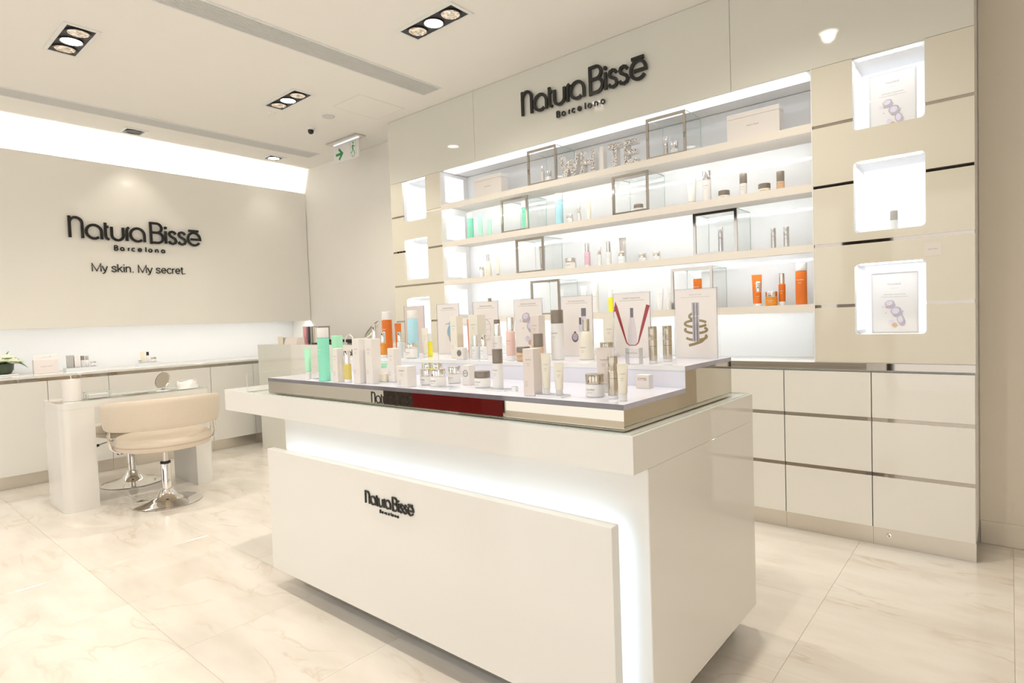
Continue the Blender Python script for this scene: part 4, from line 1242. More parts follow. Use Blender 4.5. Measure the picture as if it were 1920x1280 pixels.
# lowest shelf
sp(3, 'serum_bottle', 'clear bottle with taupe cap at the far end of the lowest shelf', 'bottle', -1.469, 'serum', 0.036, 0.150, 'p_white', 'p_taupe', 0.35)
sp(3, 'cream_tube', 'white tube inside the lowest shelf cube behind the purple card', 'tube', -0.76, 'tube', 0.036, 0.18, 'p_white', 'p_silver', 0.12)
sp(3, 'cream_tube', 'white tube above the red ribbon card on the lowest shelf', 'tube', -0.564, 'tube', 0.046, 0.192, 'p_white', 'p_white', 0.12)
sp(3, 'lotion_bottle', 'white capped bottle next to the yellow bottle on the lowest shelf', 'bottle', -0.467, 'bottle', 0.046, 0.203, 'p_white', 'p_white', 0.25)
sp(3, 'lotion_bottle', 'yellow bottle with white cap on the lowest shelf', 'bottle', -0.345, 'bottle', 0.034, 0.155, 'p_yellow', 'p_white', 0.36)
sp(3, 'cream_tube', 'white tube on the lowest shelf, further of two by the orange bottle cube', 'tube', 0.020, 'tube', 0.047, 0.142, 'p_white', 'p_white', 0.12)
sp(3, 'cream_tube', 'white tube on the lowest shelf touching the orange bottle cube', 'tube', 0.088, 'tube', 0.041, 0.141, 'p_white', 'p_white', 0.12)
sp(3, 'lotion_bottle', 'orange bottle with white cap inside the glass cube', 'bottle', 0.275, 'bottle', 0.052, 0.225, 'p_orange', 'p_white', 0.19, 'ink_white')
sp(3, 'cream_tube', 'orange tube behind a small orange serum on the lowest shelf', 'tube', 0.615, 'tube', 0.056, 0.185, 'p_orange', 'p_white', 0.08, 'ink_white', y=0.15)
sp(3, 'serum_bottle', 'small orange serum with chrome cap before the orange tube', 'bottle', 0.643, 'serum', 0.034, 0.142, 'p_orange', 'chrome', 0.42, 'ink_white', y=0.085)
sp(3, 'cream_jar', 'orange jar with chrome lid on the lowest shelf', 'jar', 0.715, 'jar', 0.064, 0.080, 'p_amber', 'chrome', 0.38, 'ink_white', y=0.085)
sp(3, 'serum_bottle', 'taller orange serum with chrome cap beside the orange jar', 'bottle', 0.768, 'serum', 0.036, 0.180, 'p_orange', 'chrome', 0.33, 'ink_white')
sp(3, 'lotion_bottle', 'tall orange bottle with white cap at the near end of the lowest shelf', 'bottle', 0.873, 'bottle', 0.058, 0.228, 'p_orange', 'p_white', 0.19, 'ink_white', y=0.085)

# pillar niches: two posters and a jar
def poster(label, z0, hh, zs):
    t = thing('framed_poster', label, 'poster', (1.297, 0.17, z0))
    w = 0.205
    MB().box((-w / 2, 0, 0), (w / 2, 0.012, hh), b=0.001).build('board', 'p_white', t)
    fr = MB()
    for lo, hi in (((-w / 2, -0.003, 0), (-w / 2 + 0.006, 0, hh)), ((w / 2 - 0.006, -0.003, 0), (w / 2, 0, hh)), ((-w / 2 + 0.006, -0.003, hh - 0.006), (w / 2 - 0.006, 0, hh)), ((-w / 2 + 0.006, -0.003, 0), (w / 2 - 0.006, 0, 0.006))):
        fr.box(lo, hi)
    fr.build('frame', 'acrylic', t, smooth=False)
    pl = lambda a, b, d: (a, -0.0004 - d, b)
    print_mark(t, pl, 0.075, zs - 0.02, 'ink_grey', lines=1, lead=0.012)
    flat_text('DIAMOND COLLECTION', 0.0085, 'ink_grey', 'caption', t, lambda a, b: (a, -0.0006, zs - 0.072 + b))
    flat_text('A collection that treats age at its source', 0.0072, 'ink_grey', 'caption', t, lambda a, b: (a, -0.0006, zs - 0.083 + b))
    jewel_jars(t, pl, 1.0, 0.0, zs - 0.165)
poster('framed poster of jewelled jars in the topmost pillar niche', 2.1105, 0.302, 0.265)
poster('framed poster of jewelled jars in the lowest pillar niche', 1.0785, 0.312, 0.268)
prod('serum_bottle', 'small dark-capped bottle alone in the middle pillar niche', 'bottle', 1.305, 0.12, 1.5962, 'bottle', 0.034, 0.103, 'p_clear', 'p_grey', 0.45, pm=False)
sw = thing('wall_notice', 'small cream notice stuck on the poster pillar below the middle niche', 'notice', (1.475, -0.0012, 1.480))
MB().box((-0.034, 0, -0.03), (0.034, 0.001, 0.03)).build('card', 'p_carton', sw, smooth=False)
flat_text('natura bissé', 0.008, 'ink_gold', 'print', sw, lambda a, b: (a, -0.0003, b))

# ------------------------------------------------------------------ ceiling fittings
def spot(parent, loc, to, w, ang=70, blend=0.6, size=0.04, col=WARM):
    l = bpy.data.lights.new('lamp_light', 'SPOT')
    l.energy = w
    l.color = col
    l.spot_size = R(ang)
    l.spot_blend = blend
    l.shadow_soft_size = size
    o = bpy.data.objects.new('lamp_light', l)
    COL.objects.link(o)
    o.location = loc
    d = Vector(to) - Vector(loc)
    o.rotation_euler = d.to_track_quat('-Z', 'Y').to_euler()
    if parent:
        o.parent = parent
        o.location = Vector(loc) - parent.location
    return o

def fitting(label, cx, cy, n, w, group, tilt=(0, 0), lx=0.150, lit=True):
    """recessed black box with n lamps in a white trim frame; long side along x"""
    L = lx * n; W = 0.145
    t = thing('ceiling_spotlight', label, 'ceiling light', (cx, cy, H), group=group)
    tr = MB()
    e = 0.022
    for lo, hi in (((-L / 2 - e, -W / 2 - e, -0.006), (L / 2 + e, -W / 2, -0.0005)), ((-L / 2 - e, W / 2, -0.006), (L / 2 + e, W / 2 + e, -0.0005)),
                   ((-L / 2 - e, -W / 2, -0.006), (-L / 2, W / 2, -0.0005)), ((L / 2, -W / 2, -0.006), (L / 2 + e, W / 2, -0.0005))):
        tr.box(lo, hi)
    tr.build('trim_frame', 'white_matt', t, smooth=False)
    MB().box((-L / 2, -W / 2, -0.0025), (L / 2, W / 2, -0.0006)).build('housing', 'black', t, smooth=False)
    for k in range(n):
        x = (k - (n - 1) / 2) * lx * 0.97
        lamp = MB().lathe([(0.066, -0.0028), (0.066, -0.009), (0.058, -0.010), (0.056, -0.0035)], 26, (x, 0, 0), cap=False).build('lamp_ring', 'black', t)
        hot = (k == 1 and n == 3) or n == 1
        MB().lathe([(0.0, -0.0042), (0.030, -0.0046), (0.055, -0.0066)], 26, (x, 0, 0), cap=False).build('lamp_face', ('lamp_hot' if lit else 'grille_dark') if hot else 'lamp_warm', lamp)
        if not hot:
            MB().lathe([(0.0, -0.0120), (0.012, -0.0115), (0.019, -0.0075)], 14, (x, 0, 0), cap=False).build('lamp_cup', 'chrome', lamp)
    spot(t, (cx, cy, H - 0.03), (cx + tilt[0], cy + tilt[1], 0), w * n / 3.0, ang=145 if n == 3 else 84, blend=0.9 if n == 3 else 0.7)
    return t

GC = 'recessed ceiling spotlights'
fitting('triple black recessed spotlight over the manicure table', -2.648, -2.332, 3, SPOT_W, GC)
fitting('triple black recessed spotlight before the large fascia sign', -0.900, -0.937, 3, SPOT_W, GC)
fitting('triple black recessed spotlight beside the ceiling speaker', -2.636, -0.913, 3, SPOT_W, GC)
fitting('triple black recessed spotlight out of view over the island counter', -0.900, -2.332, 3, SPOT_W, GC)
fitting('triple black recessed spotlight out of view over the drawer end', 0.85, -0.937, 3, SPOT_W, GC)
fitting('triple black recessed spotlight out of view above the photographer', 0.85, -2.332, 3, SPOT_W, GC)
fitting('triple black recessed spotlight out of view at the shop front', -0.9, -4.2, 3, SPOT_W, GC)
fitting('triple black recessed spotlight out of view at the shop front corner', -2.65, -4.2, 3, SPOT_W, GC)
fitting('single square recessed spotlight over the slogan panel logo', -4.268, -1.495, 1, 20, GC, (-0.12, 0.1), lit=False)
fitting('single square recessed spotlight over the slogan panel near the corner', -4.245, -0.182, 1, 10, GC, (-0.12, 0.1))

def slot(label, xa, xb, y1):
    t = thing('slot_diffuser', label, 'air vent', (0, 0, H))
    y0 = YF + 0.2
    fr = MB()
    fr.box((xa - 0.012, y0, -0.006), (xa, y1, -0.0005)); fr.box((xb, y0, -0.006), (xb + 0.012, y1, -0.0005)); fr.box((xa, y1 - 0.012, -0.006), (xb, y1, -0.0005))
    fr.build('trim_frame', 'white_matt', t, smooth=False)
    MB().box((xa, y0, -0.0015), (xb, y1 - 0.012, -0.0006)).build('backing', 'grille_dark', t, smooth=False)
    sl = MB()
    n = 11
    p = (xb - xa) / n
    for k in range(n):
        sl.box((xa + k * p + p * 0.16, y0, -0.006), (xa + k * p + p * 0.84, y1 - 0.012, -0.002))
    o = sl.build('slats', 'grille', t, smooth=False)
    o['kind'] = 'stuff'
slot('long grey slot air diffuser over the island counter ending near the fascia', -1.803, -1.617, -0.21)
slot('long grey slot air diffuser along the slogan wall', -3.985, -3.805, 0.085)

tag(MB().lathe([(0.052, -0.008), (0.054, -0.004), (0.054, -0.0005)], 28).build('ceiling_speaker', 'grille', None, (-2.745, -0.478, H)), 'round pale ceiling speaker near the exit sign', 'speaker')
tag(MB().lathe([(0.020, -0.016), (0.032, -0.012), (0.034, -0.0005)], 24).build('smoke_detector', 'white_matt', None, (-3.003, -0.861, H)), 'small white smoke detector beside the middle triple spotlight', 'detector')
cm = thing('security_camera', 'small black dome security camera on the ceiling', 'camera', (-3.122, -0.422, H))
MB().lathe([(0.034, -0.018), (0.036, -0.010), (0.036, -0.0005)], 22).build('base', 'white_matt', cm)
MB().lathe([(0.004, -0.056), (0.016, -0.052), (0.024, -0.042), (0.027, -0.030), (0.024, -0.0185)], 22).build('dome', 'black', cm)

ap = thing('access_panel', 'flush square access panel in the ceiling beside the speaker', 'access panel', (-2.335, -0.358, H))
fr_ = MB()
for lo, hi in (((-0.19, -0.225, -0.002), (0.19, -0.221, -0.0003)), ((-0.19, 0.221, -0.002), (0.19, 0.225, -0.0003)), ((-0.19, -0.221, -0.002), (-0.186, 0.221, -0.0003)), ((0.186, -0.221, -0.002), (0.19, 0.221, -0.0003))):
    fr_.box(lo, hi)
fr_.build('frame', 'end_paint', ap, smooth=False)
MB().box((-0.1855, -0.2205, -0.0018), (0.1855, 0.2205, -0.0003)).build('lid', 'ceiling_paint', ap, smooth=False)

ex = thing('exit_sign', 'hanging white exit sign with green arrow and running figure', 'sign', (0, 0, 0))
MB().box((-3.459, -0.052, H - 0.012), (-2.963, 0.070, H - 0.0005), b=0.001).build('ceiling_plate', 'steel', ex)
MB().box((-3.415, 0.004, H - 0.022), (-3.006, 0.022, H - 0.0125)).build('lamp_rail', 'sign_glow', ex, smooth=False)
MB().box((-3.418, 0.005, 2.826), (-3.004, 0.021, H - 0.0225), b=0.003).build('sheet', 'sign_sheet' if 'sign_sheet' in MATS else 'white_matt', ex)
epl = lambda a, b, d: (a, 0.0048 - d, b)
mb = MB()
stroke(mb, [(-3.378, 2.905), (-3.272, 2.905)], 0.026, epl, 0.0004, None)
stroke(mb, [(-3.325, 2.958), (-3.268, 2.905), (-3.325, 2.852)], 0.026, epl, 0.0008, None)
mb.build('arrow', 'exit_green', ex, smooth=False)
mb = MB()
stroke(mb, ('dot', -3.085, 2.970, 0.010), 0, epl, 0.0004, None)
stroke(mb, [(-3.088, 2.952), (-3.094, 2.915)], 0.020, epl, 0.0004, None)
stroke(mb, [(-3.090, 2.950), (-3.106, 2.940), (-3.112, 2.925)], 0.006, epl, 0.0005, None)
stroke(mb, [(-3.086, 2.950), (-3.068, 2.932), (-3.054, 2.934)], 0.006, epl, 0.0005, None)
stroke(mb, [(-3.092, 2.918), (-3.076, 2.890), (-3.066, 2.864)], 0.009, epl, 0.0005, None)
stroke(mb, [(-3.096, 2.918), (-3.104, 2.888), (-3.126, 2.876)], 0.009, epl, 0.0005, None)
for pts in ([(-3.132, 2.985), (-3.044, 2.985), (-3.044, 2.857), (-3.132, 2.857), (-3.132, 2.985)],):
    stroke(mb, pts, 0.0022, epl, 0.0005, None)
mb.build('running_figure', 'exit_green', ex, smooth=False)
flat_text('EXIT', 0.024, 'exit_green', 'word', ex, lambda a, b: (-3.088 + a, 0.0043, 2.834 + b))

# ------------------------------------------------------------------ manicure table and chairs
tb = thing('manicure_table', 'white lacquer manicure table with slab legs and glass top', 'table', (0, 0, 0))
dx0, dx1, dy0, dy1 = -3.60, -3.14, -2.41, -1.42
def rrect(x0, x1, y0, y1, r, corners='0000'):
    pts = []
    for (cx, cy, a0), c in zip(((x0 + r, y0 + r, 180), (x1 - r, y0 + r, 270), (x1 - r, y1 - r, 0), (x0 + r, y1 - r, 90)), corners):
        if c == '1':
            pts += arc(cx, cy, r, r, a0, a0 + 90, 6)
        else:
            pts.append({180: (x0, y0), 270: (x1, y0), 0: (x1, y1), 90: (x0, y1)}[a0])
    return pts
MB().prism(rrect(dx0, dx1, dy0, dy0 + 0.20, 0.06, '1100'), 0.0005, 0.7085).build('leg', 'lacquer', tb)
MB().prism(rrect(dx0, dx1, dy1 - 0.135, dy1, 0.05, '0011'), 0.0005, 0.7085).build('leg', 'lacquer', tb)
MB().prism(rrect(dx0, dx1, dy0, dy1, 0.055, '1111'), 0.709, 0.752).build('table_top', 'lacquer', tb)
gmb = MB().prism(rrect(dx0 + 0.004, dx1 - 0.004, dy0 + 0.12, dy1 - 0.004, 0.04, '1111'), 0.7525, 0.757)
gmb.m = [2, 0] + [1] * (len(gmb.f) - 2)
gmb.build('glass_plate', ['sheet_glass', 'glass_edge', 'clear'], tb, smooth=False)
ZT = 0.7578

def tub_chair(label, x, y, rot, back=True):
    t = thing('tub_chair' if back else 'round_stool', label, 'chair' if back else 'stool', (x, y, 0), rot, 'swivel seats at the manicure table')
    dr = 0.0 if back else 0.06
    MB().lathe([(0.215, 0.0006), (0.222, 0.003), (0.222, 0.006), (0.19, 0.014), (0.12, 0.026), (0.075, 0.045), (0.052, 0.075), (0.040, 0.098)], 48).build('base', 'chrome', t)
    MB().lathe([(0.031, 0.0985), (0.031, 0.275), (0.029, 0.278)], 24).build('column', 'chrome', t)
    MB().lathe([(0.033, 0.2785), (0.034, 0.282), (0.034, 0.290), (0.031, 0.294)], 24).build('collar', 'black', t)
    MB().lathe([(0.020, 0.2945), (0.020, 0.385)], 20).build('gas_lift', 'steel', t)
    MB().box((-0.09, -0.09, 0.3855), (0.09, 0.09, 0.399), b=0.003).build('seat_plate', 'steel', t)
    lv = MB().tube([(-0.05, -0.05, 0.378), (-0.16, -0.17, 0.372), (-0.20, -0.21, 0.365)], 0.005, 8).build('lever', 'chrome', t)
    MB().tube([(-0.195, -0.205, 0.3655), (-0.235, -0.248, 0.360)], [0.010, 0.013], 10).build('lever_knob', 'black', lv)
    # seat: thick rounded cushion
    rings = []
    prof = [(0.02, 0.400), (0.25, 0.401), (0.292, 0.412), (0.306, 0.440), (0.304, 0.470), (0.285, 0.494), (0.24, 0.505), (0.12, 0.508), (0.01, 0.508)]
    sm = MB().lathe(prof, 44)
    ks = 1.0 if back else 0.82
    sm.move(lambda p: Vector((p.x * ks, p.y * ks, p.z)))
    sm.build('seat', 'leather', t)
    MB().lathe([(0.3065, 0.4415), (0.309, 0.4445), (0.309, 0.4475), (0.3062, 0.4500)], 44, cap=False).move(lambda p: Vector((p.x * ks, p.y * ks, p.z))).build('piping', 'leather_seam', t)
    if not back:
        return t
    # wrap-around back band; back centre faces +x
    def bandring(a, q):
        # cross-section of the padded band at angle a; q = 0 centre .. 1 end
        ht = 0.212 * (1 - 0.28 * q ** 3)
        zc = 0.672 - 0.040 * q ** 2
        th = 0.030
        Rr = 0.335
        out = []
        for k in range(16):
            u = 2 * PI * k / 16
            cu_, su = math.cos(u), math.sin(u)
            rr = math.copysign(abs(cu_) ** 0.55, cu_) * th
            zz = math.copysign(abs(su) ** 0.40, su) * ht / 2
            rad = Rr + rr + (zz) * 0.10
            out.append((rad * math.cos(a), rad * math.sin(a), zc + zz))
        return out
    rings = []
    n = 36
    span = R(112)
    for k in range(n + 1):
        q = (k / n) * 2 - 1
        ring = bandring(q * span, abs(q))
        if k in (0, n):
            cen = Vector((sum(p[0] for p in ring) / 16, sum(p[1] for p in ring) / 16, sum(p[2] for p in ring) / 16))
            tang = Vector((-math.sin(q * span), math.cos(q * span), 0)) * (0.022 if k == n else -0.022)
            inner = [tuple(cen + (Vector(p) - cen) * 0.55 + tang) for p in ring]
            rings += [inner, ring] if k == 0 else [ring, inner]
        else:
            rings.append(ring)
    MB().loft(rings).build('backrest', 'leather', t)
    # chrome brackets from seat edge to band
    for sgn in (-1, 1):
        for da in (0, 14):
            a = sgn * R(84 + da)
            pts = [(0.27 * math.cos(a), 0.27 * math.sin(a), 0.399), (0.318 * math.cos(a), 0.318 * math.sin(a), 0.430), (0.330 * math.cos(a), 0.330 * math.sin(a), 0.50), (0.333 * math.cos(a), 0.333 * math.sin(a), 0.60)]
            MB().tube(pts, 0.007, 8).build('bracket', 'chrome', t)
    return t

tub_chair('beige leather tub chair with chrome disc base, its back to the room', -2.867, -1.873, R(-8))
tub_chair('backless beige round stool on the far side of the manicure table', -3.717, -1.83, R(70), False)

# things on the table
t = thing('lotion_dispenser', 'white cylindrical dispenser with wire hook on the manicure table', 'dispenser', (-3.31, -2.292, ZT - 0.005))
MB().lathe([(0.054, 0), (0.056, 0.002), (0.056, 0.138), (0.054, 0.141)], 36).build('body', 'p_carton', t)
MB().lathe([(0.050, 0.1412), (0.050, 0.146), (0.02, 0.149), (0.012, 0.155)], 30).build('lid', 'p_white', t)
MB().tube([(0, 0, 0.1545), (0, -0.004, 0.175), (0, 0.006, 0.192), (0, 0.028, 0.196), (0, 0.044, 0.188), (0, 0.056, 0.176)], 0.0035, 8).build('spout', 'p_white', t)
t = thing('acrylic_box', 'low clear acrylic box with lid beside the white dispenser', 'box', (-3.30, -2.145, ZT), 0)
pane((-0.045, -0.075, 0), (0.045, -0.072, 0.042), 'y', 'side', t, 'acrylic', 'glass_edge')
pane((-0.045, 0.072, 0), (0.045, 0.075, 0.042), 'y', 'side', t, 'acrylic', 'glass_edge')
pane((-0.045, -0.0718, 0), (-0.042, 0.0718, 0.042), 'x', 'side', t, 'acrylic', 'glass_edge')
pane((0.042, -0.0718, 0), (0.045, 0.0718, 0.042), 'x', 'side', t, 'acrylic', 'glass_edge')
pane((-0.047, -0.077, 0.0425), (0.047, 0.077, 0.0475), 'z', 'lid', t, 'acrylic', 'glass_edge')
MB().box((-0.038, -0.065, 0.0005), (0.038, 0.065, 0.030), b=0.004).build('tissue', 'p_carton', t)
t = thing('table_mirror', 'round tilted cosmetic mirror on the manicure table', 'mirror', (-3.27, -1.72, ZT), R(25))
mm_ = Matrix.Translation((0, 0, 0.082)) @ Matrix.Rotation(R(68), 4, 'X')
MB().lathe([(0.0, -0.006), (0.062, -0.006), (0.068, -0.003), (0.068, 0.005), (0.064, 0.007)], 36, cap=False).move(lambda p: mm_ @ p).build('frame', 'chrome', t)
MB().lathe([(0.0, 0.0052), (0.0635, 0.0052)], 36, cap=False).move(lambda p: mm_ @ p).build('glass', 'mirror', t)
MB().tube([(0, 0.004, 0.022), (0, 0.035, 0.010), (0, 0.06, 0.004)], 0.004, 8).build('strut', 'p_clear', t)
MB().lathe([(0.05, 0.0), (0.052, 0.002), (0.048, 0.005), (0.012, 0.012), (0.008, 0.020)], 30).build('base', 'p_clear', t)
t = thing('cosmetic_pouch', 'crumpled white translucent pouch on the manicure table', 'pouch', (-3.28, -1.545, ZT))
pm_ = MB()
rings = []
for k in range(7):
    q = k / 6
    ww = 0.085 - 0.012 * q
    dd = 0.050 * (1 - q) ** 0.7 + 0.003
    rings.append([(dd * math.cos(2 * PI * a / 20) * (1 + 0.10 * math.sin(5 * a + k)), ww * math.sin(2 * PI * a / 20) * (1 + 0.05 * math.sin(3 * a + k)), 0.062 * q * (1 + 0.10 * math.sin(a * 1.3))) for a in range(20)])
pm_.loft(rings).build('bag', 'p_white', t)
MB().box((-0.004, -0.066, 0.0615), (0.004, 0.066, 0.066), b=0.001).build('zip', 'p_carton', t)
t = thing('glass_tray', 'small shiny tray lying at the middle of the manicure table', 'tray', (-3.20, -1.93, ZT))
MB().box((-0.03, -0.085, 0), (0.03, 0.085, 0.004), b=0.0015).build('plate', 'chrome', t)
MB().box((-0.034, -0.089, 0.0042), (0.034, 0.089, 0.008), b=0.001).build('rim', 'acrylic', t)

# ------------------------------------------------------------------ on the low cabinets
ZL = 0.893
fb = thing('flower_bowl', 'dark bowl of cream roses and green leaves at the picture edge', 'flowers', (-4.74, -2.45, ZL))
MB().box((-0.10, -0.12, 0), (0.10, 0.10, 0.012), b=0.002).build('stand', 'p_white', fb)
MB().lathe([(0.05, 0.0125), (0.07, 0.016), (0.088, 0.05), (0.092, 0.10), (0.088, 0.102), (0.083, 0.06)], 28, cap=True).build('bowl', 'pot', fb)
rnd = random.Random(7)
def rose(cx, cy, cz, s, parent):
    mb = MB()
    for layer in range(3):
        nn_ = 5
        for k in range(nn_):
            a = 2 * PI * k / nn_ + layer * 0.6
            rr = s * (0.35 + 0.33 * layer)
            top = s * (1.0 - 0.22 * layer)
            pts = []
            for j in range(5):
                v_ = j / 4
                for i_ in range(5):
                    u_ = (i_ / 4 - 0.5)
                    aa = a + u_ * 1.7
                    r_ = rr * (0.35 + 0.65 * math.sin(v_ * PI * 0.62)) + s * 0.10 * v_ * layer
                    pts.append((cx + r_ * math.cos(aa), cy + r_ * math.sin(aa), cz + top * v_ * (1 - 0.5 * u_ * u_)))
            mb.add(pts, [(j * 5 + i_, j * 5 + i_ + 1, j * 5 + i_ + 6, j * 5 + i_ + 5) for j in range(4) for i_ in range(4)])
    return mb.build('rose', 'petal', parent)
for (x, y, z, s) in ((0.0, 0.01, 0.11, 0.042), (0.045, 0.055, 0.10, 0.040), (-0.04, 0.05, 0.115, 0.040), (0.05, -0.03, 0.105, 0.040), (-0.02, -0.05, 0.12, 0.042), (0.02, 0.03, 0.135, 0.036), (0.015, 0.085, 0.095, 0.034)):
    rose(x, y + 0.02, z, s * 1.25, fb)
def leaf(parent, base, dirv, ln, wd, droop, m):
    d = Vector(dirv).normalized()
    side = d.cross(Vector((0, 0, 1))).normalized()
    vs_, fs = [], []
    n = 6
    for k in range(n + 1):
        q = k / n
        w = wd * math.sin(PI * min(1, q * 0.92 + 0.06)) * (1 + 0.12 * math.sin(9 * q))
        c_ = Vector(base) + d * ln * q + Vector((0, 0, -droop * q * q))
        for sx in (-1, 0, 1):
            vs_.append(c_ + side * w * sx + Vector((0, 0, 0.12 * w * abs(sx))))
    for k in range(n):
        for s_ in (0, 1):
            a = k * 3 + s_
            fs.append((a, a + 1, a + 4, a + 3))
    MB().add(vs_, fs).build('leaf', m, parent)
for k in range(15):
    a = rnd.uniform(0, 2 * PI)
    leaf(fb, (0.05 * math.cos(a), 0.05 * math.sin(a), 0.105), (math.cos(a), math.sin(a), rnd.uniform(0.1, 0.9)), rnd.uniform(0.07, 0.10), rnd.uniform(0.030, 0.042), rnd.uniform(0.0, 0.05), 'leaf' if k % 3 else 'leaf_light')
leaf(fb, (0.0, 0.06, 0.12), (0.1, 1, 0.2), 0.11, 0.040, 0.06, 'leaf_light')
leaf(fb, (0.0, 0.03, 0.14), (0.0, 0.5, 1.0), 0.075, 0.042, 0.0, 'leaf')
leaf(fb, (0.03, 0.07, 0.11), (0.4, 1, 0.05), 0.11, 0.040, 0.06, 'leaf')

bg = thing('paper_bag', 'small cream paper bag with cut-out handle on the low worktop', 'bag', (-4.66, -2.16, ZL))
MB().box((-0.03, -0.085, 0), (0.03, 0.085, 0.118), b=0.001).build('bag_body', 'p_blush', bg)
hb = MB()
for lo, hi in (((-0.004, -0.085, 0.1185), (0.004, -0.04, 0.162)), ((-0.004, 0.04, 0.1185), (0.004, 0.085, 0.162)), ((-0.004, -0.04, 0.150), (0.004, 0.04, 0.162)), ((-0.004, -0.04, 0.1185), (0.004, 0.04, 0.134))):
    hb.box(lo, hi)
hb.build('handle', 'p_blush', bg, smooth=False)
flat_text('natura bissé', 0.017, 'ink_grey', 'print', bg, lambda a, b: (0.0304, a, 0.055 + b))

def plinth(label, y, w):
    t = thing('acrylic_plinth', label, 'plinth', (-4.66, y, ZL))
    pane((-0.055, -w / 2, 0), (0.055, w / 2, 0.030), 'z', 'block', t, 'acrylic_thick', 'p_clear')
    return t
plinth('clear acrylic plinth carrying silver cartons on the low worktop', -1.905, 0.24)
plinth('clear acrylic plinth carrying small jars on the low worktop nearer the corner', -1.36, 0.19)
zq = ZL + 0.031
GLC = 'skincare on the low worktop'
prod('carton', 'silver-grey carton at the end of the cartons plinth', 'carton', -4.66, -1.985, zq, 'carton', 0.045, 0.110, 'p_grey', pm=False, rot=R(90), group=GLC)
prod('carton', 'cream carton next to the silver-grey carton', 'carton', -4.66, -1.935, zq, 'carton', 0.042, 0.105, 'p_carton', pm=False, rot=R(90), group=GLC)
prod('serum_bottle', 'white bottle with taupe cap on the cartons plinth', 'bottle', -4.66, -1.890, zq, 'bottle', 0.030, 0.100, 'p_white', 'p_taupe', 0.4, rot=R(90), group=GLC)
prod('serum_bottle', 'white bottle with dark cap, second on the cartons plinth', 'bottle', -4.66, -1.857, zq, 'bottle', 0.026, 0.098, 'p_white', 'p_grey', 0.4, rot=R(90), group=GLC)
prod('cream_jar', 'small white jar with silver lid on the cartons plinth', 'jar', -4.64, -1.815, zq, 'jar', 0.046, 0.048, 'p_white', 'p_silver', 0.4, rot=R(90), group=GLC)
prod('carton', 'small cream carton on the jars plinth nearer the corner', 'carton', -4.67, -1.405, zq, 'carton', 0.034, 0.105, 'p_cream', pm=False, rot=R(90), group=GLC)
prod('serum_bottle', 'small bottle with black cap on the jars plinth nearer the corner', 'bottle', -4.66, -1.362, zq, 'bottle', 0.024, 0.100, 'p_white', 'black', 0.35, rot=R(90), pm=False, group=GLC)
prod('cream_jar', 'small jar with gold lid on the jars plinth nearer the corner', 'jar', -4.65, -1.315, zq, 'jar', 0.048, 0.046, 'p_white', 'p_gold', 0.4, rot=R(90), group=GLC)
prod('cream_jar', 'tiny taupe-lidded jar at the edge of the jars plinth nearer the corner', 'jar', -4.64, -1.438, zq, 'jar', 0.028, 0.022, 'p_white', 'p_taupe', 0.4, rot=R(90), pm=False, group=GLC)

# ------------------------------------------------------------------ reception desk in the corner
rd = thing('reception_desk', 'tall pale reception desk behind the island counter with small wordmark', 'reception desk', (0, 0, 0))
ax0, ax1, ay0, ay1, az = -4.03, -2.10, -0.575, -0.10, 1.050
MB().box((ax0, ay0, 0.0005), (-3.391, ay1, az), b=0.0015).build('front_panel', 'fascia_glass', rd)
MB().box((-3.389, ay0, 0.0005), (ax1, ay1, az), b=0.0015).build('front_panel', 'drawer_lacquer', rd)
logo_sign('', '', 0.27, lambda a, b, d: (-2.575 + a, ay0 - d, 0.965 + b), 0.004, 0.0005, city=False, parent=rd)
zr = az + 0.0004
bk = [('book_pink', 'pink spined folder leaning among the books on the reception desk', -3.50, 0.165), ('book_dark', 'black spined book next to the pink folder', -3.43, 0.165), ('book_grey', 'grey spined book in the row on the reception desk', -3.385, 0.165), ('book_tan', 'tan spined book in the row on the reception desk', -3.335, 0.158), ('p_carton', 'cream spined book in the row on the reception desk', -3.30, 0.150), ('book_grey', 'slim grey book at the end of the row next to the black tray', -3.265, 0.165)]
for m_, lb, x, hh in bk:
    t = thing('book', lb, 'book', (x, -0.30, zr), group='books on the reception desk')
    wk = 0.052 if m_ == 'book_pink' else 0.028
    MB().box((-wk / 2, -0.06, 0), (-wk / 2 + 0.002, 0.06, hh)).build('cover', m_, t, smooth=False)
    MB().box((wk / 2 - 0.002, -0.06, 0), (wk / 2, 0.06, hh)).build('cover', m_, t, smooth=False)
    MB().box((-wk / 2, -0.062, 0), (wk / 2, -0.0602, hh)).build('spine', m_, t, smooth=False)
    MB().box((-wk / 2 + 0.0022, -0.06, 0.002), (wk / 2 - 0.0022, 0.057, hh - 0.003)).build('pages', 'p_carton', t, smooth=False)
t = thing('leaflet_stand', 'small leaflet stand with grey and yellow leaflets on the reception desk', 'leaflet stand', (-3.78, -0.40, zr))
sm = MB()
sm.prism([(-0.06, 0.0), (0.05, 0.0), (0.0, 0.062), (-0.012, 0.062)], -0.05, 0.05, 'x').build('wedge', 'p_grey', t, smooth=False)
MB().box((-0.046, -0.064, 0.0002), (0.046, -0.0605, 0.075)).build('leaflet', 'p_cream', t, smooth=False)
t = thing('card_box', 'low cream card box before the books on the reception desk', 'box', (-3.52, -0.46, zr))
MB().prism([(-0.05, 0.0), (0.04, 0.0), (0.04, 0.06), (-0.03, 0.06)], -0.11, 0.11, 'x').build('tray', 'p_blush', t, smooth=False)
MB().box((-0.10, -0.026, 0.0602), (0.10, 0.036, 0.064)).build('cards', 'p_carton', t, smooth=False)
t = thing('desk_tray', 'flat black tray on the reception desk beside the books', 'tray', (-3.03, -0.36, zr))
MB().box((-0.20, -0.10, 0), (0.20, 0.10, 0.012), b=0.003).build('plate', 'black', t)
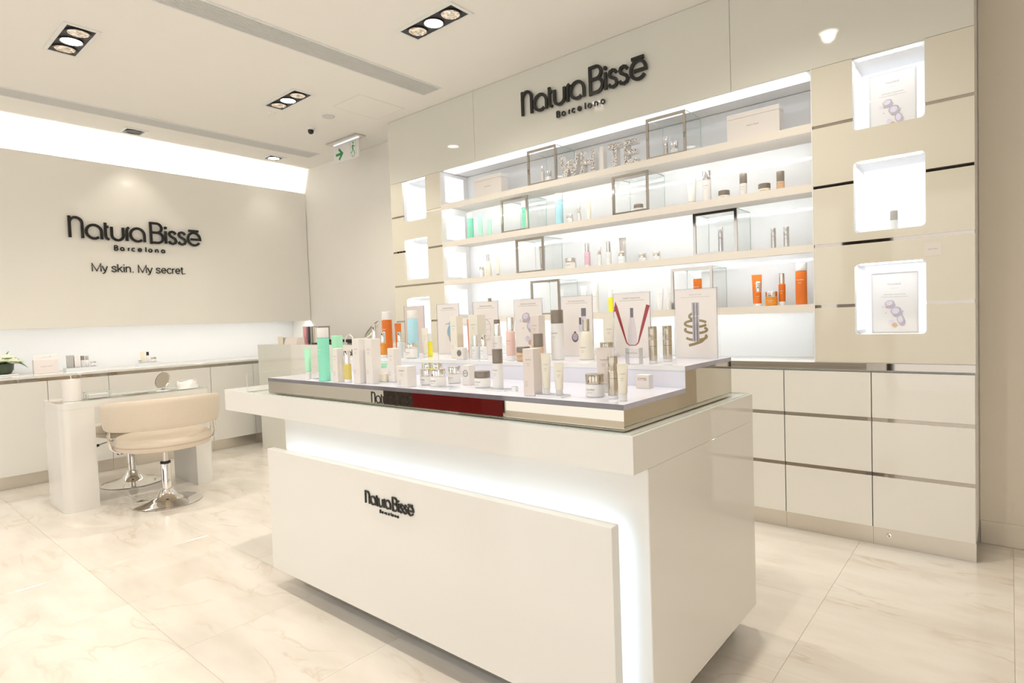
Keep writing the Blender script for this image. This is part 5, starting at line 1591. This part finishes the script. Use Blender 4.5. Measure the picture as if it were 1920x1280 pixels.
MB().box((-0.20, 0.085, 0.0125), (0.20, 0.10, 0.035), b=0.003).build('lip', 'black', t)
t = thing('cable_loop', 'thin white arched cable loop on the reception desk', 'cable', (-2.735, -0.375, zr))
MB().tube([(-0.075, 0, 0.0), (-0.07, 0, 0.04), (-0.04, 0, 0.072), (0, 0, 0.080), (0.04, 0, 0.060), (0.062, 0, 0.02), (0.066, 0, 0.0)], 0.006, 8).build('cable', 'p_white', t)
MB().lathe([(0.022, 0), (0.022, 0.008), (0.012, 0.014)], 18, (-0.075, 0, 0)).build('foot', 'p_grey', t)
t = thing('makeup_mirror', 'round chrome make-up mirror tilted on the reception desk', 'mirror', (-2.42, -0.375, zr))
m4 = Matrix.Translation((0.02, 0, 0.120)) @ Vector((-0.28, -0.66, 0.62)).to_track_quat('Z', 'Y').to_matrix().to_4x4()
MB().lathe([(0.0, -0.008), (0.085, -0.008), (0.096, -0.002), (0.096, 0.006), (0.088, 0.009)], 36, cap=False).move(lambda p: m4 @ p).build('frame', 'chrome', t)
MB().lathe([(0.0, 0.0062), (0.087, 0.0062)], 36, cap=False).move(lambda p: m4 @ p).build('glass', 'mirror', t)
MB().lathe([(0.075, 0), (0.078, 0.003), (0.07, 0.008), (0.02, 0.016), (0.010, 0.03), (0.008, 0.085)], 30).build('stand', 'chrome', t)

# low stool peeking out beside the reception desk
t = thing('swivel_stool', 'chrome-based swivel stool tucked beside the reception desk', 'stool', (-4.19, -0.34, 0))
MB().lathe([(0.135, 0.0006), (0.142, 0.004), (0.142, 0.008), (0.10, 0.022), (0.05, 0.04), (0.032, 0.06)], 36).build('base', 'chrome', t)
MB().lathe([(0.024, 0.0605), (0.024, 0.40)], 20).build('column', 'chrome', t)
MB().lathe([(0.02, 0.4005), (0.12, 0.402), (0.138, 0.42), (0.138, 0.45), (0.12, 0.466), (0.01, 0.47)], 32).build('seat', 'leather', t)

# ------------------------------------------------------------------ behind the photographer: red plinth seen in mirrors, dark posts added for reflections
t = thing('front_plinth', 'deep red and black display plinth at the shop front', 'display plinth', (-2.6, -4.7, 0))
MB().box((-0.30, -0.15, 0.0006), (0.68, 0.15, 0.80), b=0.003).build('red_block', 'red', t)
MB().box((-0.75, -0.15, 0.0006), (-0.301, 0.15, 0.80), b=0.003).build('black_block', 'dark_wood', t)

for x, lb in ((-3.6, 'dark post added for reflections, beyond the manicure table'), (0.2, 'dark post added for reflections, behind the photographer'), (3.4, 'dark post added for reflections, near the plain pier')):  # unseen posts added to put dark stripes into the chrome
    t = thing('reflection_post', lb, 'post', (x, -6.3, 0), group='posts added for dark reflections')
    MB().box((-0.30, -0.12, 0.0006), (0.30, 0.12, 2.70), b=0.004).build('shaft', 'bronze', t)
    MB().box((-0.33, -0.15, 0.0006), (0.33, -0.121, 0.20), b=0.003).build('kick_plate', 'steel', t)
t = thing('reflection_header', 'dark header added for reflections above the posts', 'header', (0, -6.3, 2.701))  # unseen beam added along with the posts to darken reflections
MB().box((-4.8, -0.12, 0), (4.4, 0.12, 0.30), b=0.004).build('beam', 'bronze', t)
